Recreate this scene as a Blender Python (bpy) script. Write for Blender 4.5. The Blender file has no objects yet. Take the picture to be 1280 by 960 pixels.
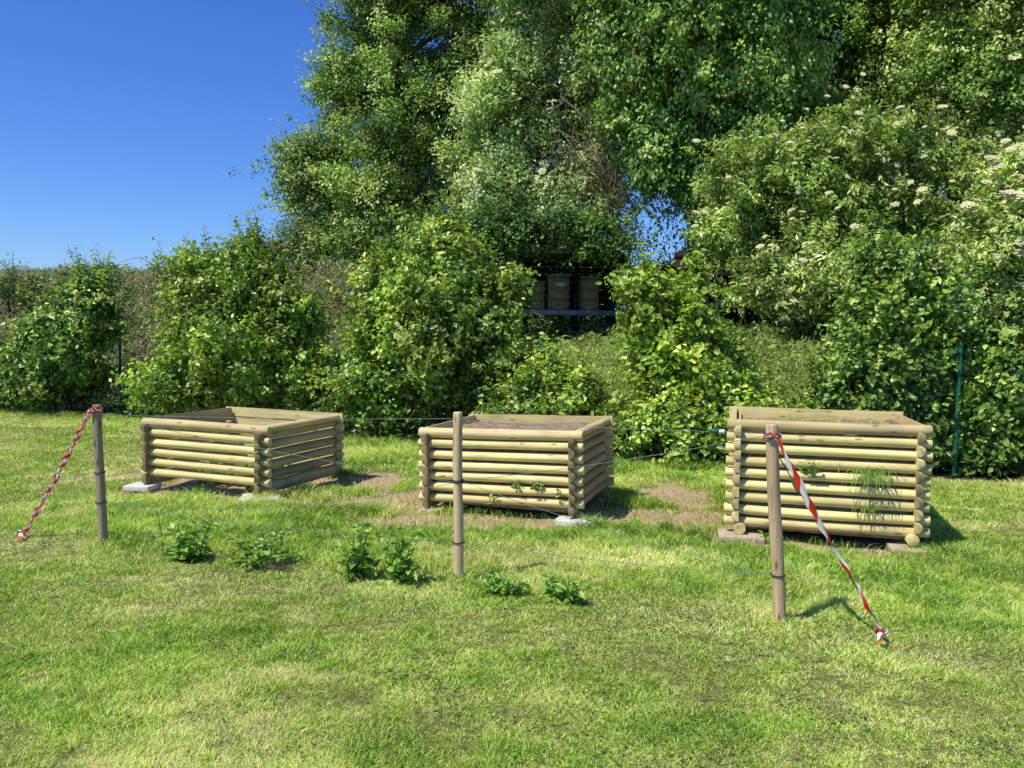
import bpy, math
import numpy as np
from mathutils import Matrix, Vector

sc = bpy.context.scene
col = sc.collection
rad = math.radians

# ------------------------------------------------------------------ camera model
F = 1070.0 / 1280.0
PITCH, ROLL, CAMH = 0.066, 0.016, 1.697
cp, sp_, cr, sr = math.cos(PITCH), math.sin(PITCH), math.cos(ROLL), math.sin(ROLL)

def at(u, v, Y):
    """world point seen at photo pixel (u,v) (1280x960) standing at distance Y"""
    a, b = (u - 640) / 1070.0, (v - 480) / 1070.0
    x = a * cr + b * sr
    up = -(-a * sr + b * cr)
    y = cp + up * sp_
    z = -sp_ + up * cp
    t = Y / y
    return np.array([x * t, Y, CAMH + z * t])

cam_d = bpy.data.cameras.new("camera")
cam = bpy.data.objects.new("camera", cam_d)
col.objects.link(cam)
Rv = Vector((cr, 0, 0)) + sr * Vector((0, sp_, cp))
Uv = cr * Vector((0, sp_, cp)) - sr * Vector((1, 0, 0))
Fw = Vector((0, cp, -sp_))
m = Matrix.Identity(4)
for i in range(3):
    m[i][0] = Rv[i]; m[i][1] = Uv[i]; m[i][2] = -Fw[i]
m[2][3] = CAMH
cam.matrix_world = m
cam_d.sensor_width = 36; cam_d.lens = 36 * F
cam_d.clip_start = 0.05; cam_d.clip_end = 3000
sc.camera = cam

# ------------------------------------------------------------------ light
SUN_EL = rad(57)
SUN_AZ_VEC = np.array([-0.83, -0.55]); SUN_AZ_VEC = SUN_AZ_VEC / np.linalg.norm(SUN_AZ_VEC)
sd = bpy.data.lights.new("sun", 'SUN'); sd.energy = 5.0; sd.angle = rad(0.53); sd.color = (1.0, 0.96, 0.86)
so = bpy.data.objects.new("sun", sd); col.objects.link(so)
to_sun = Vector((SUN_AZ_VEC[0] * math.cos(SUN_EL), SUN_AZ_VEC[1] * math.cos(SUN_EL), math.sin(SUN_EL)))
so.rotation_euler = to_sun.to_track_quat('Z', 'Y').to_euler()
so.location = (-20, -15, 40)
w = bpy.data.worlds.new("World"); sc.world = w; w.use_nodes = True
nt = w.node_tree
bg = nt.nodes["Background"]
sky = nt.nodes.new("ShaderNodeTexSky"); sky.sky_type = 'NISHITA'; sky.sun_disc = False
sky.sun_elevation = SUN_EL
sky.sun_rotation = math.atan2(to_sun.x, to_sun.y)
sky.air_density = 1.0; sky.dust_density = 0.3; sky.ozone_density = 2.5
hs = nt.nodes.new("ShaderNodeHueSaturation"); hs.inputs["Saturation"].default_value = 1.22; hs.inputs["Hue"].default_value = 0.505
nt.links.new(sky.outputs[0], hs.inputs["Color"])
tintn = nt.nodes.new("ShaderNodeMix"); tintn.data_type = 'RGBA'; tintn.blend_type = 'MULTIPLY'; tintn.inputs[0].default_value = 1
tintn.inputs[7].default_value = (.47, .66, 1.05, 1)
nt.links.new(hs.outputs[0], tintn.inputs[6]); nt.links.new(tintn.outputs[2], bg.inputs["Color"])
bg.inputs["Strength"].default_value = 0.15
sc.view_settings.view_transform = 'Standard'; sc.view_settings.look = 'None'; sc.view_settings.exposure = 0
sc.cycles.use_denoising = True
sc.cycles.max_bounces = 6; sc.cycles.diffuse_bounces = 2; sc.cycles.glossy_bounces = 2
sc.cycles.transmission_bounces = 4; sc.cycles.transparent_max_bounces = 4
try: sc.cycles.sample_clamp_indirect = 6
except Exception: pass

# ------------------------------------------------------------------ noise (numpy)
def _hash(ix, iy, iz, seed):
    n = (ix.astype(np.int64) * 374761393 + iy.astype(np.int64) * 668265263 + iz.astype(np.int64) * 2147483647 + seed * 974634777) & 0xffffffff
    n = ((n ^ (n >> 13)) * 1274126177) & 0xffffffff
    n = n ^ (n >> 16)
    return (n & 0xffff) / 65535.0

def noise(x, y, z=None, seed=0):
    x = np.asarray(x, float); y = np.asarray(y, float)
    z = np.zeros_like(x) if z is None else np.asarray(z, float)
    ix, iy, iz = np.floor(x), np.floor(y), np.floor(z)
    fx, fy, fz = x - ix, y - iy, z - iz
    fx = fx * fx * (3 - 2 * fx); fy = fy * fy * (3 - 2 * fy); fz = fz * fz * (3 - 2 * fz)
    r = 0
    for dx in (0, 1):
        for dy in (0, 1):
            for dz in (0, 1):
                wgt = (fx if dx else 1 - fx) * (fy if dy else 1 - fy) * (fz if dz else 1 - fz)
                r = r + wgt * _hash(ix + dx, iy + dy, iz + dz, seed)
    return r

def fbm(x, y, z=None, seed=0, o=3):
    r = 0; a = 0.5; s = 1.0; t = 0
    for i in range(o):
        r = r + a * noise(x * s, y * s, None if z is None else z * s, seed + i * 17); t += a
        a *= .5; s *= 2.03
    return r / t

def sstep(a, b, x):
    t = np.clip((x - a) / (b - a), 0, 1)
    return t * t * (3 - 2 * t)

# ------------------------------------------------------------------ ground shape
HX = [-40, -14, -9.2, -1.8, 1.84, 5, 9, 40]
HY = [30, 18.4, 15.8, 11.8, 10.3, 9.5, 8.9, 6]
def hedge_y(x): return np.interp(x, HX, HY)
def ground_z(x, y):
    x = np.asarray(x, float); y = np.asarray(y, float)
    A = np.interp(x, [-30, -9, -4, -.6, 5, 8, 30], [2.4, 2.5, 2.6, 1.5, 1.5, 2.1, 2.3])
    t = sstep(0, 1, (y - hedge_y(x) - 1.0) / 8.5)
    h = A * t + (fbm(x * .5, y * .5, seed=5) - .5) * .35 * t
    h = h + (fbm(x * .7, y * .7, seed=9) - .5) * .05
    return h

# crates: centre of the front wall, yaw, base height
CW, CD = 1.536, 1.277
CR = [dict(x=-3.025, y=8.388, yaw=-.368, z=.024, tx=-.002, ty=.003, n=6),
      dict(x=-.091, y=7.626, yaw=-.319, z=-.01, tx=.031, ty=0, n=7),
      dict(x=2.532, y=6.818, yaw=-.261, z=-.014, tx=.005, ty=-.014, n=9)]

def crate_local(c, x, y):
    dx, dy = x - c['x'], y - c['y']
    a = c['yaw']
    return dx * math.cos(a) + dy * math.sin(a), -dx * math.sin(a) + dy * math.cos(a)

def crate_dist(x, y, i=None):
    """distance outside crate footprint (neg inside)"""
    d = np.full(np.shape(x), 99.0)
    for k, c in enumerate(CR):
        if i is not None and k != i: continue
        lx, ly = crate_local(c, x, y)
        d = np.minimum(d, np.maximum(np.abs(lx) - CW / 2, np.maximum(-ly, ly - CD)))
    return d

def dirt_mask(x, y):
    """1 where bare soil shows"""
    x = np.asarray(x, float); y = np.asarray(y, float)
    n = fbm(x * 2.2, y * 2.2, seed=31, o=4)
    n2 = fbm(x * 9, y * 9, seed=77, o=2)
    def el(cx, cy, rx, ry): return 1 - np.sqrt(((x - cx) / rx) ** 2 + ((y - cy) / ry) ** 2)
    m = np.maximum.reduce([
        el(-1.15, 8.15, 1.1, .62), el(1.25, 7.75, 1.15, .52), el(-.15, 7.4, 1.2, .36), el(2.4, 6.8, 1.3, .34),
        el(-3.2, 8.5, .9, .28), el(-4.1, 9.3, .4, .25), el(-1.6, 9.2, .5, .6), el(1.7, 8.6, .4, .8)])
    m = np.maximum(m + .06, .3 - np.abs(crate_dist(x, y)) * 2.0)
    inside = crate_dist(x, y) < 0
    r = sstep(.02, .35, m + (n - .5) * 1.2 + (n2 - .5) * .7)
    r = np.where(inside, 1, r)
    return r

# ------------------------------------------------------------------ mesh helpers
def tag(o, label=None, cat=None, group=None, kind=None):
    if label: o['label'] = label
    if cat: o['category'] = cat
    if group: o['group'] = group
    if kind: o['kind'] = kind
    return o

def thing(name, label, cat, loc=(0, 0, 0), rotz=0, group=None):
    o = bpy.data.objects.new(name, None); col.objects.link(o)
    o.location = loc; o.rotation_euler = (0, 0, rotz); o.empty_display_size = .2
    return tag(o, label, cat, group)

def np_mesh(name, V, faces, mat, attrs=None, smooth=False, parent=None, origin=None, uv=None):
    """faces: list of int arrays, each (n,k)"""
    me = bpy.data.meshes.new(name)
    V = np.asarray(V, np.float32)
    if origin is not None: V = V - np.asarray(origin, np.float32)
    me.vertices.add(len(V)); me.vertices.foreach_set('co', V.ravel())
    ls = np.concatenate([np.asarray(f, np.int32).ravel() for f in faces])
    tot = np.concatenate([np.full(len(f), np.asarray(f).shape[1], np.int32) for f in faces])
    st = np.concatenate([[0], np.cumsum(tot)[:-1]]).astype(np.int32)
    me.loops.add(len(ls)); me.loops.foreach_set('vertex_index', ls)
    me.polygons.add(len(tot)); me.polygons.foreach_set('loop_start', st)
    try: me.polygons.foreach_set('loop_total', tot)
    except Exception: pass
    if smooth: me.polygons.foreach_set('use_smooth', np.ones(len(tot), bool))
    me.update(calc_edges=True)
    for k, (dom, arr) in (attrs or {}).items():
        a = me.attributes.new(k, 'FLOAT', dom)
        a.data.foreach_set('value', np.asarray(arr, np.float32))
    me.materials.append(mat)
    o = bpy.data.objects.new(name, me); col.objects.link(o)
    if origin is not None and parent is None: o.location = origin
    if parent is not None: o.parent = parent
    return o

class MB:
    """collects boxes, tubes and lofts into one mesh; optional per-vertex 'tt' attribute"""
    def __init__(s): s.v = []; s.f = {}; s.n = 0; s.tt = []
    def add(s, V, F, tt=None):
        V = np.asarray(V, float)
        s.v.append(V)
        for f in F:
            s.f.setdefault(len(f), []).append([i + s.n for i in f])
        s.tt.append(np.zeros(len(V)) if tt is None else np.asarray(tt, float))
        s.n += len(V)
    def box(s, c, size, rz=0, M=None):
        x, y, z = np.array(size) / 2
        V = np.array([[a, b, d] for a in (-x, x) for b in (-y, y) for d in (-z, z)])
        if rz: V = V @ np.array([[math.cos(rz), math.sin(rz), 0], [-math.sin(rz), math.cos(rz), 0], [0, 0, 1]])
        if M is not None: V = V @ M.T
        V = V + np.array(c)
        s.add(V, [(0, 1, 3, 2), (4, 6, 7, 5), (0, 4, 5, 1), (2, 3, 7, 6), (0, 2, 6, 4), (1, 5, 7, 3)])
    def tube(s, P, R, n=6, cap=True, tt=None):
        P = np.asarray(P, float); k = len(P)
        R = np.broadcast_to(np.asarray(R, float), (k,))
        T = np.gradient(P, axis=0); T /= np.linalg.norm(T, axis=1)[:, None] + 1e-9
        ref = np.array([0, 0, 1.]) if abs(T[0][2]) < .9 else np.array([1., 0, 0])
        A = np.cross(T, ref); A /= np.linalg.norm(A, axis=1)[:, None] + 1e-9
        B = np.cross(T, A)
        an = np.arange(n) * 2 * math.pi / n
        V = (P[:, None] + R[:, None, None] * (A[:, None] * np.cos(an)[None, :, None] + B[:, None] * np.sin(an)[None, :, None])).reshape(-1, 3)
        Fs = []
        for i in range(k - 1):
            for j in range(n):
                j2 = (j + 1) % n
                Fs.append((i * n + j, i * n + j2, (i + 1) * n + j2, (i + 1) * n + j))
        if cap and n >= 3:
            Fs.append(tuple(range(n))[::-1]); Fs.append(tuple((k - 1) * n + j for j in range(n)))
        s.add(V, Fs, None if tt is None else np.repeat(tt, n))
    def build(s, name, mat, parent=None, smooth=False, origin=None, attr=False):
        V = np.concatenate(s.v)
        return np_mesh(name, V, [np.array(f) for f in s.f.values()], mat, smooth=smooth, parent=parent, origin=origin,
                       attrs={'tt': ('POINT', np.concatenate(s.tt))} if attr else None)

def smooth_by_angle(o, deg=40):
    me = o.data
    me.polygons.foreach_set('use_smooth', np.ones(len(me.polygons), bool))
    try: me.set_sharp_from_angle(angle=rad(deg))
    except Exception: pass

# ------------------------------------------------------------------ materials
def newmat(name):
    m = bpy.data.materials.new(name); m.use_nodes = True
    t = m.node_tree; t.nodes.clear()
    out = t.nodes.new("ShaderNodeOutputMaterial")
    return m, t, out
def N(t, typ, **k):
    n = t.nodes.new(typ)
    for a, b in k.items(): setattr(n, a, b)
    return n
def ramp(t, stops):
    r = t.nodes.new("ShaderNodeValToRGB")
    e = r.color_ramp.elements
    e[0].position = stops[0][0]; e[0].color = (*stops[0][1], 1)
    e[1].position = stops[-1][0]; e[1].color = (*stops[-1][1], 1)
    for p, c in stops[1:-1]:
        x = e.new(p); x.color = (*c, 1)
    return r
def noise_node(t, scale, detail=3, rough=.55, coord=None):
    n = t.nodes.new("ShaderNodeTexNoise"); n.inputs["Scale"].default_value = scale
    n.inputs["Detail"].default_value = detail; n.inputs["Roughness"].default_value = rough
    if coord is not None: t.links.new(coord, n.inputs["Vector"])
    return n
def mixc(t, fac, a, b, mode='MIX'):
    n = t.nodes.new("ShaderNodeMix"); n.data_type = 'RGBA'; n.blend_type = mode
    for s, v in ((n.inputs[0], fac), (n.inputs[6], a), (n.inputs[7], b)):
        if hasattr(v, 'is_linked') or hasattr(v, 'links'): t.links.new(v, s)
        elif isinstance(v, (int, float)): s.default_value = v
        else: s.default_value = (*v, 1)
    return n.outputs[2]

def leaf_mat(name, stops, trans=.35, rough=.42, spec=.5, patch=(.75, 1.25), pscale=1.2):
    m, t, out = newmat(name)
    at_ = N(t, "ShaderNodeAttribute", attribute_name='tint')
    r = ramp(t, stops); t.links.new(at_.outputs["Fac"], r.inputs[0])
    geo = N(t, "ShaderNodeNewGeometry")
    nz = noise_node(t, pscale, 2, coord=geo.outputs["Position"])
    mr = N(t, "ShaderNodeMapRange"); mr.inputs[1].default_value = .35; mr.inputs[2].default_value = .65
    mr.inputs[3].default_value = patch[0]; mr.inputs[4].default_value = patch[1]
    t.links.new(nz.outputs[0], mr.inputs[0])
    c = mixc(t, 1.0, r.outputs[0], mr.outputs[0], 'MULTIPLY')
    p = N(t, "ShaderNodeBsdfPrincipled"); t.links.new(c, p.inputs["Base Color"])
    p.inputs["Roughness"].default_value = rough; p.inputs["Specular IOR Level"].default_value = spec
    tr = N(t, "ShaderNodeBsdfTranslucent")
    tc = mixc(t, 1.0, c, (1.25, 1.35, .55), 'MULTIPLY'); t.links.new(tc, tr.inputs[0])
    mx = N(t, "ShaderNodeMixShader"); mx.inputs[0].default_value = trans
    t.links.new(p.outputs[0], mx.inputs[1]); t.links.new(tr.outputs[0], mx.inputs[2])
    t.links.new(mx.outputs[0], out.inputs[0])
    return m

def simple_mat(name, ca, cb, scale=8, rough=.8, bump=.3, coord='Object', stretch=None, metallic=0, spec=.3):
    m, t, out = newmat(name)
    tc = N(t, "ShaderNodeTexCoord"); v = tc.outputs[coord]
    if stretch:
        mp = N(t, "ShaderNodeMapping"); mp.inputs["Scale"].default_value = stretch
        t.links.new(v, mp.inputs[0]); v = mp.outputs[0]
    nz = noise_node(t, scale, 5, .6, v)
    r = ramp(t, [(.3, ca), (.7, cb)]); t.links.new(nz.outputs[0], r.inputs[0])
    p = N(t, "ShaderNodeBsdfPrincipled"); t.links.new(r.outputs[0], p.inputs["Base Color"])
    p.inputs["Roughness"].default_value = rough; p.inputs["Metallic"].default_value = metallic
    p.inputs["Specular IOR Level"].default_value = spec
    if bump:
        b = N(t, "ShaderNodeBump"); b.inputs["Strength"].default_value = bump; b.inputs["Distance"].default_value = .01
        t.links.new(nz.outputs[0], b.inputs["Height"]); t.links.new(b.outputs[0], p.inputs["Normal"])
    t.links.new(p.outputs[0], out.inputs[0])
    return m

def wood_mat(name, light, mid, grey, greyamt=.35):
    """long-grain timber; grain runs along the object's local X"""
    m, t, out = newmat(name)
    tc = N(t, "ShaderNodeTexCoord"); oi = N(t, "ShaderNodeObjectInfo")
    off = N(t, "ShaderNodeVectorMath", operation='SCALE'); off.inputs[0].default_value = (13, 7, 5)
    t.links.new(oi.outputs["Random"], off.inputs["Scale"])
    ad = N(t, "ShaderNodeVectorMath", operation='ADD'); t.links.new(tc.outputs["Object"], ad.inputs[0]); t.links.new(off.outputs[0], ad.inputs[1])
    mp = N(t, "ShaderNodeMapping"); mp.inputs["Scale"].default_value = (1.2, 38, 38); t.links.new(ad.outputs[0], mp.inputs[0])
    g = noise_node(t, 1.0, 6, .65, mp.outputs[0])
    r = ramp(t, [(.28, mid), (.6, light)]); t.links.new(g.outputs[0], r.inputs[0])
    # weathering patches
    mp2 = N(t, "ShaderNodeMapping"); mp2.inputs["Scale"].default_value = (2.2, 7, 7); t.links.new(ad.outputs[0], mp2.inputs[0])
    g2 = noise_node(t, 1.0, 4, .6, mp2.outputs[0])
    mr = N(t, "ShaderNodeMapRange"); mr.inputs[1].default_value = .45; mr.inputs[2].default_value = .75; mr.inputs[4].default_value = greyamt * 2
    t.links.new(g2.outputs[0], mr.inputs[0])
    c = mixc(t, mr.outputs[0], r.outputs[0], grey)
    # knots
    mp3 = N(t, "ShaderNodeMapping"); mp3.inputs["Scale"].default_value = (7, 22, 22); t.links.new(ad.outputs[0], mp3.inputs[0])
    vo = N(t, "ShaderNodeTexVoronoi"); t.links.new(mp3.outputs[0], vo.inputs["Vector"]); vo.inputs["Scale"].default_value = 1.0
    k = N(t, "ShaderNodeMapRange"); k.inputs[1].default_value = .12; k.inputs[2].default_value = .30; k.inputs[3].default_value = .85; k.inputs[4].default_value = 0
    t.links.new(vo.outputs["Distance"], k.inputs[0])
    sx = N(t, "ShaderNodeSeparateColor"); t.links.new(vo.outputs["Color"], sx.inputs[0])
    gt = N(t, "ShaderNodeMath", operation='GREATER_THAN'); t.links.new(sx.outputs[0], gt.inputs[0]); gt.inputs[1].default_value = .72
    km = N(t, "ShaderNodeMath", operation='MULTIPLY'); t.links.new(gt.outputs[0], km.inputs[0]); t.links.new(k.outputs[0], km.inputs[1]); k = km
    c = mixc(t, k.outputs[0], c, tuple(x * .35 for x in mid))
    mp4 = N(t, "ShaderNodeMapping"); mp4.inputs["Scale"].default_value = (2.5, 90, 90); t.links.new(ad.outputs[0], mp4.inputs[0])
    ck = noise_node(t, 1.0, 3, .6, mp4.outputs[0])
    ckr = N(t, "ShaderNodeMapRange"); ckr.inputs[1].default_value = .60; ckr.inputs[2].default_value = .72; ckr.inputs[4].default_value = .6
    t.links.new(ck.outputs[0], ckr.inputs[0]); c = mixc(t, ckr.outputs[0], c, tuple(x * .3 for x in mid))
    ea = N(t, "ShaderNodeAttribute", attribute_name='tt')
    c = mixc(t, ea.outputs["Fac"], c, tuple(x * .42 for x in mid))
    # per-log brightness
    hv = N(t, "ShaderNodeHueSaturation"); t.links.new(c, hv.inputs["Color"])
    vr = N(t, "ShaderNodeMapRange"); vr.inputs[3].default_value = .76; vr.inputs[4].default_value = 1.12
    t.links.new(oi.outputs["Random"], vr.inputs[0]); t.links.new(vr.outputs[0], hv.inputs["Value"])
    p = N(t, "ShaderNodeBsdfPrincipled"); t.links.new(hv.outputs[0], p.inputs["Base Color"])
    p.inputs["Roughness"].default_value = .68; p.inputs["Specular IOR Level"].default_value = .3
    b = N(t, "ShaderNodeBump"); b.inputs["Strength"].default_value = .35; b.inputs["Distance"].default_value = .004
    t.links.new(g.outputs[0], b.inputs["Height"]); t.links.new(b.outputs[0], p.inputs["Normal"])
    t.links.new(p.outputs[0], out.inputs[0])
    return m

M_LOG = wood_mat("log_wood", (.86, .72, .31), (.64, .49, .18), (.42, .36, .18), .33)
M_RAIL = wood_mat("rail_wood", (.74, .58, .27), (.54, .40, .17), (.36, .29, .17), .3)
M_LOGDARK = wood_mat("log_end_wood", (.26, .21, .12), (.17, .13, .07), (.12, .10, .07), .4)
M_LOGSIDE = wood_mat("shaded_side_log_wood", (.56, .45, .21), (.40, .30, .13), (.28, .23, .13), .35)  # darker log wood for side logs; the crate sides' shade is in the colour
M_POST = wood_mat("post_wood", (.78, .58, .33), (.40, .26, .12), (.34, .26, .16), .35)
M_POSTGREY = wood_mat("post_wood_grey", (.44, .33, .19), (.25, .18, .10), (.24, .20, .14), .45)
M_BARK = simple_mat("bark", (.035, .03, .022), (.11, .09, .065), 14, .9, .6, stretch=(1, 1, .3))
M_TWIG = simple_mat("twig_bark", (.07, .055, .04), (.16, .12, .08), 20, .9, .2)
M_CANE = simple_mat("dry_cane", (.17, .115, .06), (.42, .31, .18), 6, .85, 0, coord='Object')
M_DRY = simple_mat("dead_twig", (.20, .145, .085), (.40, .31, .19), 6, .85, 0)
M_CONC = simple_mat("concrete", (.50, .47, .41), (.74, .70, .62), 30, .9, .4)
M_CONCRED = simple_mat("concrete_stained", (.36, .26, .17), (.55, .46, .34), 14, .9, .4)
M_WIRE = simple_mat("green_string", (.10, .17, .13), (.22, .30, .26), 60, .6, 0)
M_WIREDARK = simple_mat("string_tie", (.03, .035, .03), (.06, .065, .055), 60, .6, 0)
M_ROPE = simple_mat("guy_rope", (.04, .04, .045), (.10, .10, .11), 80, .7, 0)
M_STEEL = simple_mat("galvanised_steel", (.35, .36, .38), (.55, .56, .58), 40, .35, 0, metallic=.8)
M_GREENPLASTIC = simple_mat("green_plastic", (.005, .10, .06), (.01, .15, .09), 20, .4, 0)
M_WHITEPLASTIC = simple_mat("white_plastic", (.6, .62, .62), (.75, .76, .76), 20, .5, 0)
M_FENCEGREEN = simple_mat("green_coated_steel", (.008, .09, .055), (.012, .13, .08), 10, .45, 0)
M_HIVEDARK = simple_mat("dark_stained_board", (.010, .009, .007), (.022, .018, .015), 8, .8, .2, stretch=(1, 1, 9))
M_HIVEWOOD = simple_mat("hive_wood", (.24, .16, .075), (.42, .29, .14), 6, .7, .2, stretch=(1, 1, 8))
M_HIVEPALE = simple_mat("hive_pale_wood", (.55, .38, .18), (.68, .5, .28), 6, .7, .2)
M_HIVERED = simple_mat("hive_red_board", (.24, .07, .045), (.36, .12, .08), 6, .7, .2)
M_SLATE = simple_mat("grey_deck_board", (.13, .13, .14), (.32, .32, .34), 10, .8, .2)
M_FLOWER = simple_mat("elder_flower", (.50, .50, .22), (.66, .63, .36), 30, .8, 0)
M_YELLOW = simple_mat("yellow_petal", (.7, .5, .02), (.8, .6, .05), 30, .7, 0)
M_STRAW = simple_mat("dry_grass", (.34, .27, .13), (.5, .42, .22), 30, .9, 0)

def soil_mat():
    m, t, out = newmat("crate_soil")
    geo = N(t, "ShaderNodeNewGeometry")
    n1 = noise_node(t, 18, 6, .7, geo.outputs["Position"]); n2 = noise_node(t, 90, 4, .7, geo.outputs["Position"])
    r = ramp(t, [(.3, (.13, .085, .05)), (.5, (.34, .23, .14)), (.72, (.54, .40, .26))]); t.links.new(n1.outputs[0], r.inputs[0])
    p = N(t, "ShaderNodeBsdfPrincipled"); t.links.new(r.outputs[0], p.inputs["Base Color"]); p.inputs["Roughness"].default_value = .95
    b = N(t, "ShaderNodeBump"); b.inputs["Strength"].default_value = .8; b.inputs["Distance"].default_value = .02
    t.links.new(n2.outputs[0], b.inputs["Height"]); t.links.new(b.outputs[0], p.inputs["Normal"])
    t.links.new(p.outputs[0], out.inputs[0]); return m
M_SOIL = soil_mat()

def ground_mat():
    m, t, out = newmat("ground_soil_and_thatch")
    geo = N(t, "ShaderNodeNewGeometry"); P = geo.outputs["Position"]
    a = N(t, "ShaderNodeAttribute", attribute_name='dirt'); b_ = N(t, "ShaderNodeAttribute", attribute_name='bank')
    n1 = noise_node(t, 26, 6, .7, P); n2 = noise_node(t, 1.3, 4, .6, P); n3 = noise_node(t, 130, 3, .7, P)
    thatch = ramp(t, [(.3, (.05, .07, .015)), (.5, (.19, .21, .05)), (.7, (.52, .45, .2))]); t.links.new(n1.outputs[0], thatch.inputs[0])
    soil = ramp(t, [(.25, (.26, .18, .11)), (.5, (.54, .38, .22)), (.75, (.78, .62, .41))]); t.links.new(n1.outputs[0], soil.inputs[0])
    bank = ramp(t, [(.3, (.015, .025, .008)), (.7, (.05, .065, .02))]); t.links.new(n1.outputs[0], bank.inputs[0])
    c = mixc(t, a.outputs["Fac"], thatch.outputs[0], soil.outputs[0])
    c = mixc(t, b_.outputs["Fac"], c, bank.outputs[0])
    p = N(t, "ShaderNodeBsdfPrincipled"); t.links.new(c, p.inputs["Base Color"]); p.inputs["Roughness"].default_value = .95
    p.inputs["Specular IOR Level"].default_value = .1
    b = N(t, "ShaderNodeBump"); b.inputs["Strength"].default_value = .9; b.inputs["Distance"].default_value = .02
    t.links.new(n3.outputs[0], b.inputs["Height"]); t.links.new(b.outputs[0], p.inputs["Normal"])
    t.links.new(p.outputs[0], out.inputs[0]); return m

GRASS_STOPS = [(0, (.08, .20, .022)), (.3, (.31, .52, .055)), (.55, (.61, .77, .12)), (.78, (.86, .84, .30)), (1, (.92, .84, .50))]
M_GRASS = leaf_mat("grass_blades", GRASS_STOPS, trans=.3, rough=.6, spec=.12, patch=(.85, 1.12), pscale=.9)
M_LEAF_HEDGE = leaf_mat("hornbeam_leaf", [(0, (0.057, 0.097, 0.015)), (.5, (0.261, 0.405, 0.057)), (.9, (0.639, 0.743, 0.134)), (1, (0.785, 0.847, 0.308))], .34, .36, .6)
M_LEAF_HEDGE2 = leaf_mat("maple_hedge_leaf", [(0, (0.048, 0.091, 0.019)), (.5, (0.208, 0.354, 0.061)), (.9, (0.526, 0.637, 0.121)), (1, (0.785, 0.847, 0.308))], .32, .36, .6)
M_LEAF_LIME = leaf_mat("lime_sapling_leaf", [(0, (0.139, 0.246, 0.035)), (.5, (0.335, 0.492, 0.058)), (.9, (0.782, 0.827, 0.164)), (1, (0.690, 0.782, 0.280))], .38, .4, .5)
M_LEAF_OLIVE = leaf_mat("olive_tree_leaf", [(0, (0.044, 0.094, 0.018)), (.45, (0.195, 0.325, 0.052)), (.9, (0.515, 0.650, 0.146)), (1, (0.693, 0.735, 0.357))], .22, .5, .3, pscale=.5)
M_LEAF_PALE = leaf_mat("pale_tree_leaf", [(0, (0.056, 0.106, 0.022)), (.45, (0.247, 0.377, 0.078)), (.85, (0.560, 0.694, 0.224)), (1, (0.819, 0.861, 0.525))], .22, .5, .3, pscale=.5)
M_LEAF_DARK = leaf_mat("dark_tree_leaf", [(0, (0.027, 0.069, 0.014)), (.45, (0.163, 0.312, 0.047)), (.9, (0.403, 0.560, 0.101)), (1, (0.609, 0.693, 0.252))], .22, .5, .3, pscale=.5)
M_LEAF_ELDER = leaf_mat("elder_leaf", [(0, (0.069, 0.120, 0.022)), (.5, (0.307, 0.430, 0.081)), (.9, (0.612, 0.726, 0.209)), (1, (0.852, 0.880, 0.427))], .34, .42, .45, pscale=.8)
M_LEAF_NETTLE = leaf_mat("nettle_leaf", [(0, (0.078, 0.168, 0.026)), (.5, (0.225, 0.400, 0.062)), (1, (0.504, 0.672, 0.156))], .34, .45, .4)
M_LEAF_BANK = leaf_mat("bank_weed_leaf", [(0, (0.125, 0.210, 0.045)), (.5, (0.300, 0.389, 0.090)), (1, (0.600, 0.609, 0.195))], .3, .5, .3)
M_LEAF_BRAMBLE = leaf_mat("bramble_leaf", [(0, (0.072, 0.133, 0.028)), (.5, (0.164, 0.247, 0.057)), (1, (0.390, 0.418, 0.152))], .3, .45, .5)
M_LEAF_COVER = leaf_mat("undergrowth_leaf", [(0, (0.054, 0.110, 0.025)), (.5, (0.107, 0.202, 0.042)), (1, (0.237, 0.331, 0.083))], .3, .45, .4)

# ------------------------------------------------------------------ ground sheet
def axis(lo, hi, step, far, g=1.35):
    a = list(np.arange(lo, hi + 1e-6, step)); s = step
    x = a[0]; left = []
    while x > -far: s *= g; x -= s; left.append(x)
    s = step; x = a[-1]; right = []
    while x < far: s *= g; x += s; right.append(x)
    return np.array(left[::-1] + a + right)
gx = axis(-12, 9, .07, 900); gy = axis(2, 18, .07, 900)
GX, GY = np.meshgrid(gx, gy)
GZ = ground_z(GX, GY)
DM = dirt_mask(GX, GY)
near = (np.abs(GX) < 13) & (GY < 19) & (GY > 1)
GZ = GZ + np.where(near, (fbm(GX * 6, GY * 6, seed=3) - .5) * .03 * (0.4 + DM) - .012 * DM, 0)
nx_, ny_ = len(gx), len(gy)
idx = np.arange(nx_ * ny_).reshape(ny_, nx_)
faces = np.stack([idx[:-1, :-1], idx[:-1, 1:], idx[1:, 1:], idx[1:, :-1]], -1).reshape(-1, 4)
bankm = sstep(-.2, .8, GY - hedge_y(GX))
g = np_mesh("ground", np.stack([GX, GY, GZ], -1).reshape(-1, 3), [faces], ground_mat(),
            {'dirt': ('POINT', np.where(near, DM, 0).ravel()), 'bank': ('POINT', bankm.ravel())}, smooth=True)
tag(g, kind='structure')

# ------------------------------------------------------------------ leaves
def unit(v): return v / (np.linalg.norm(v, axis=-1, keepdims=True) + 1e-9)

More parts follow.
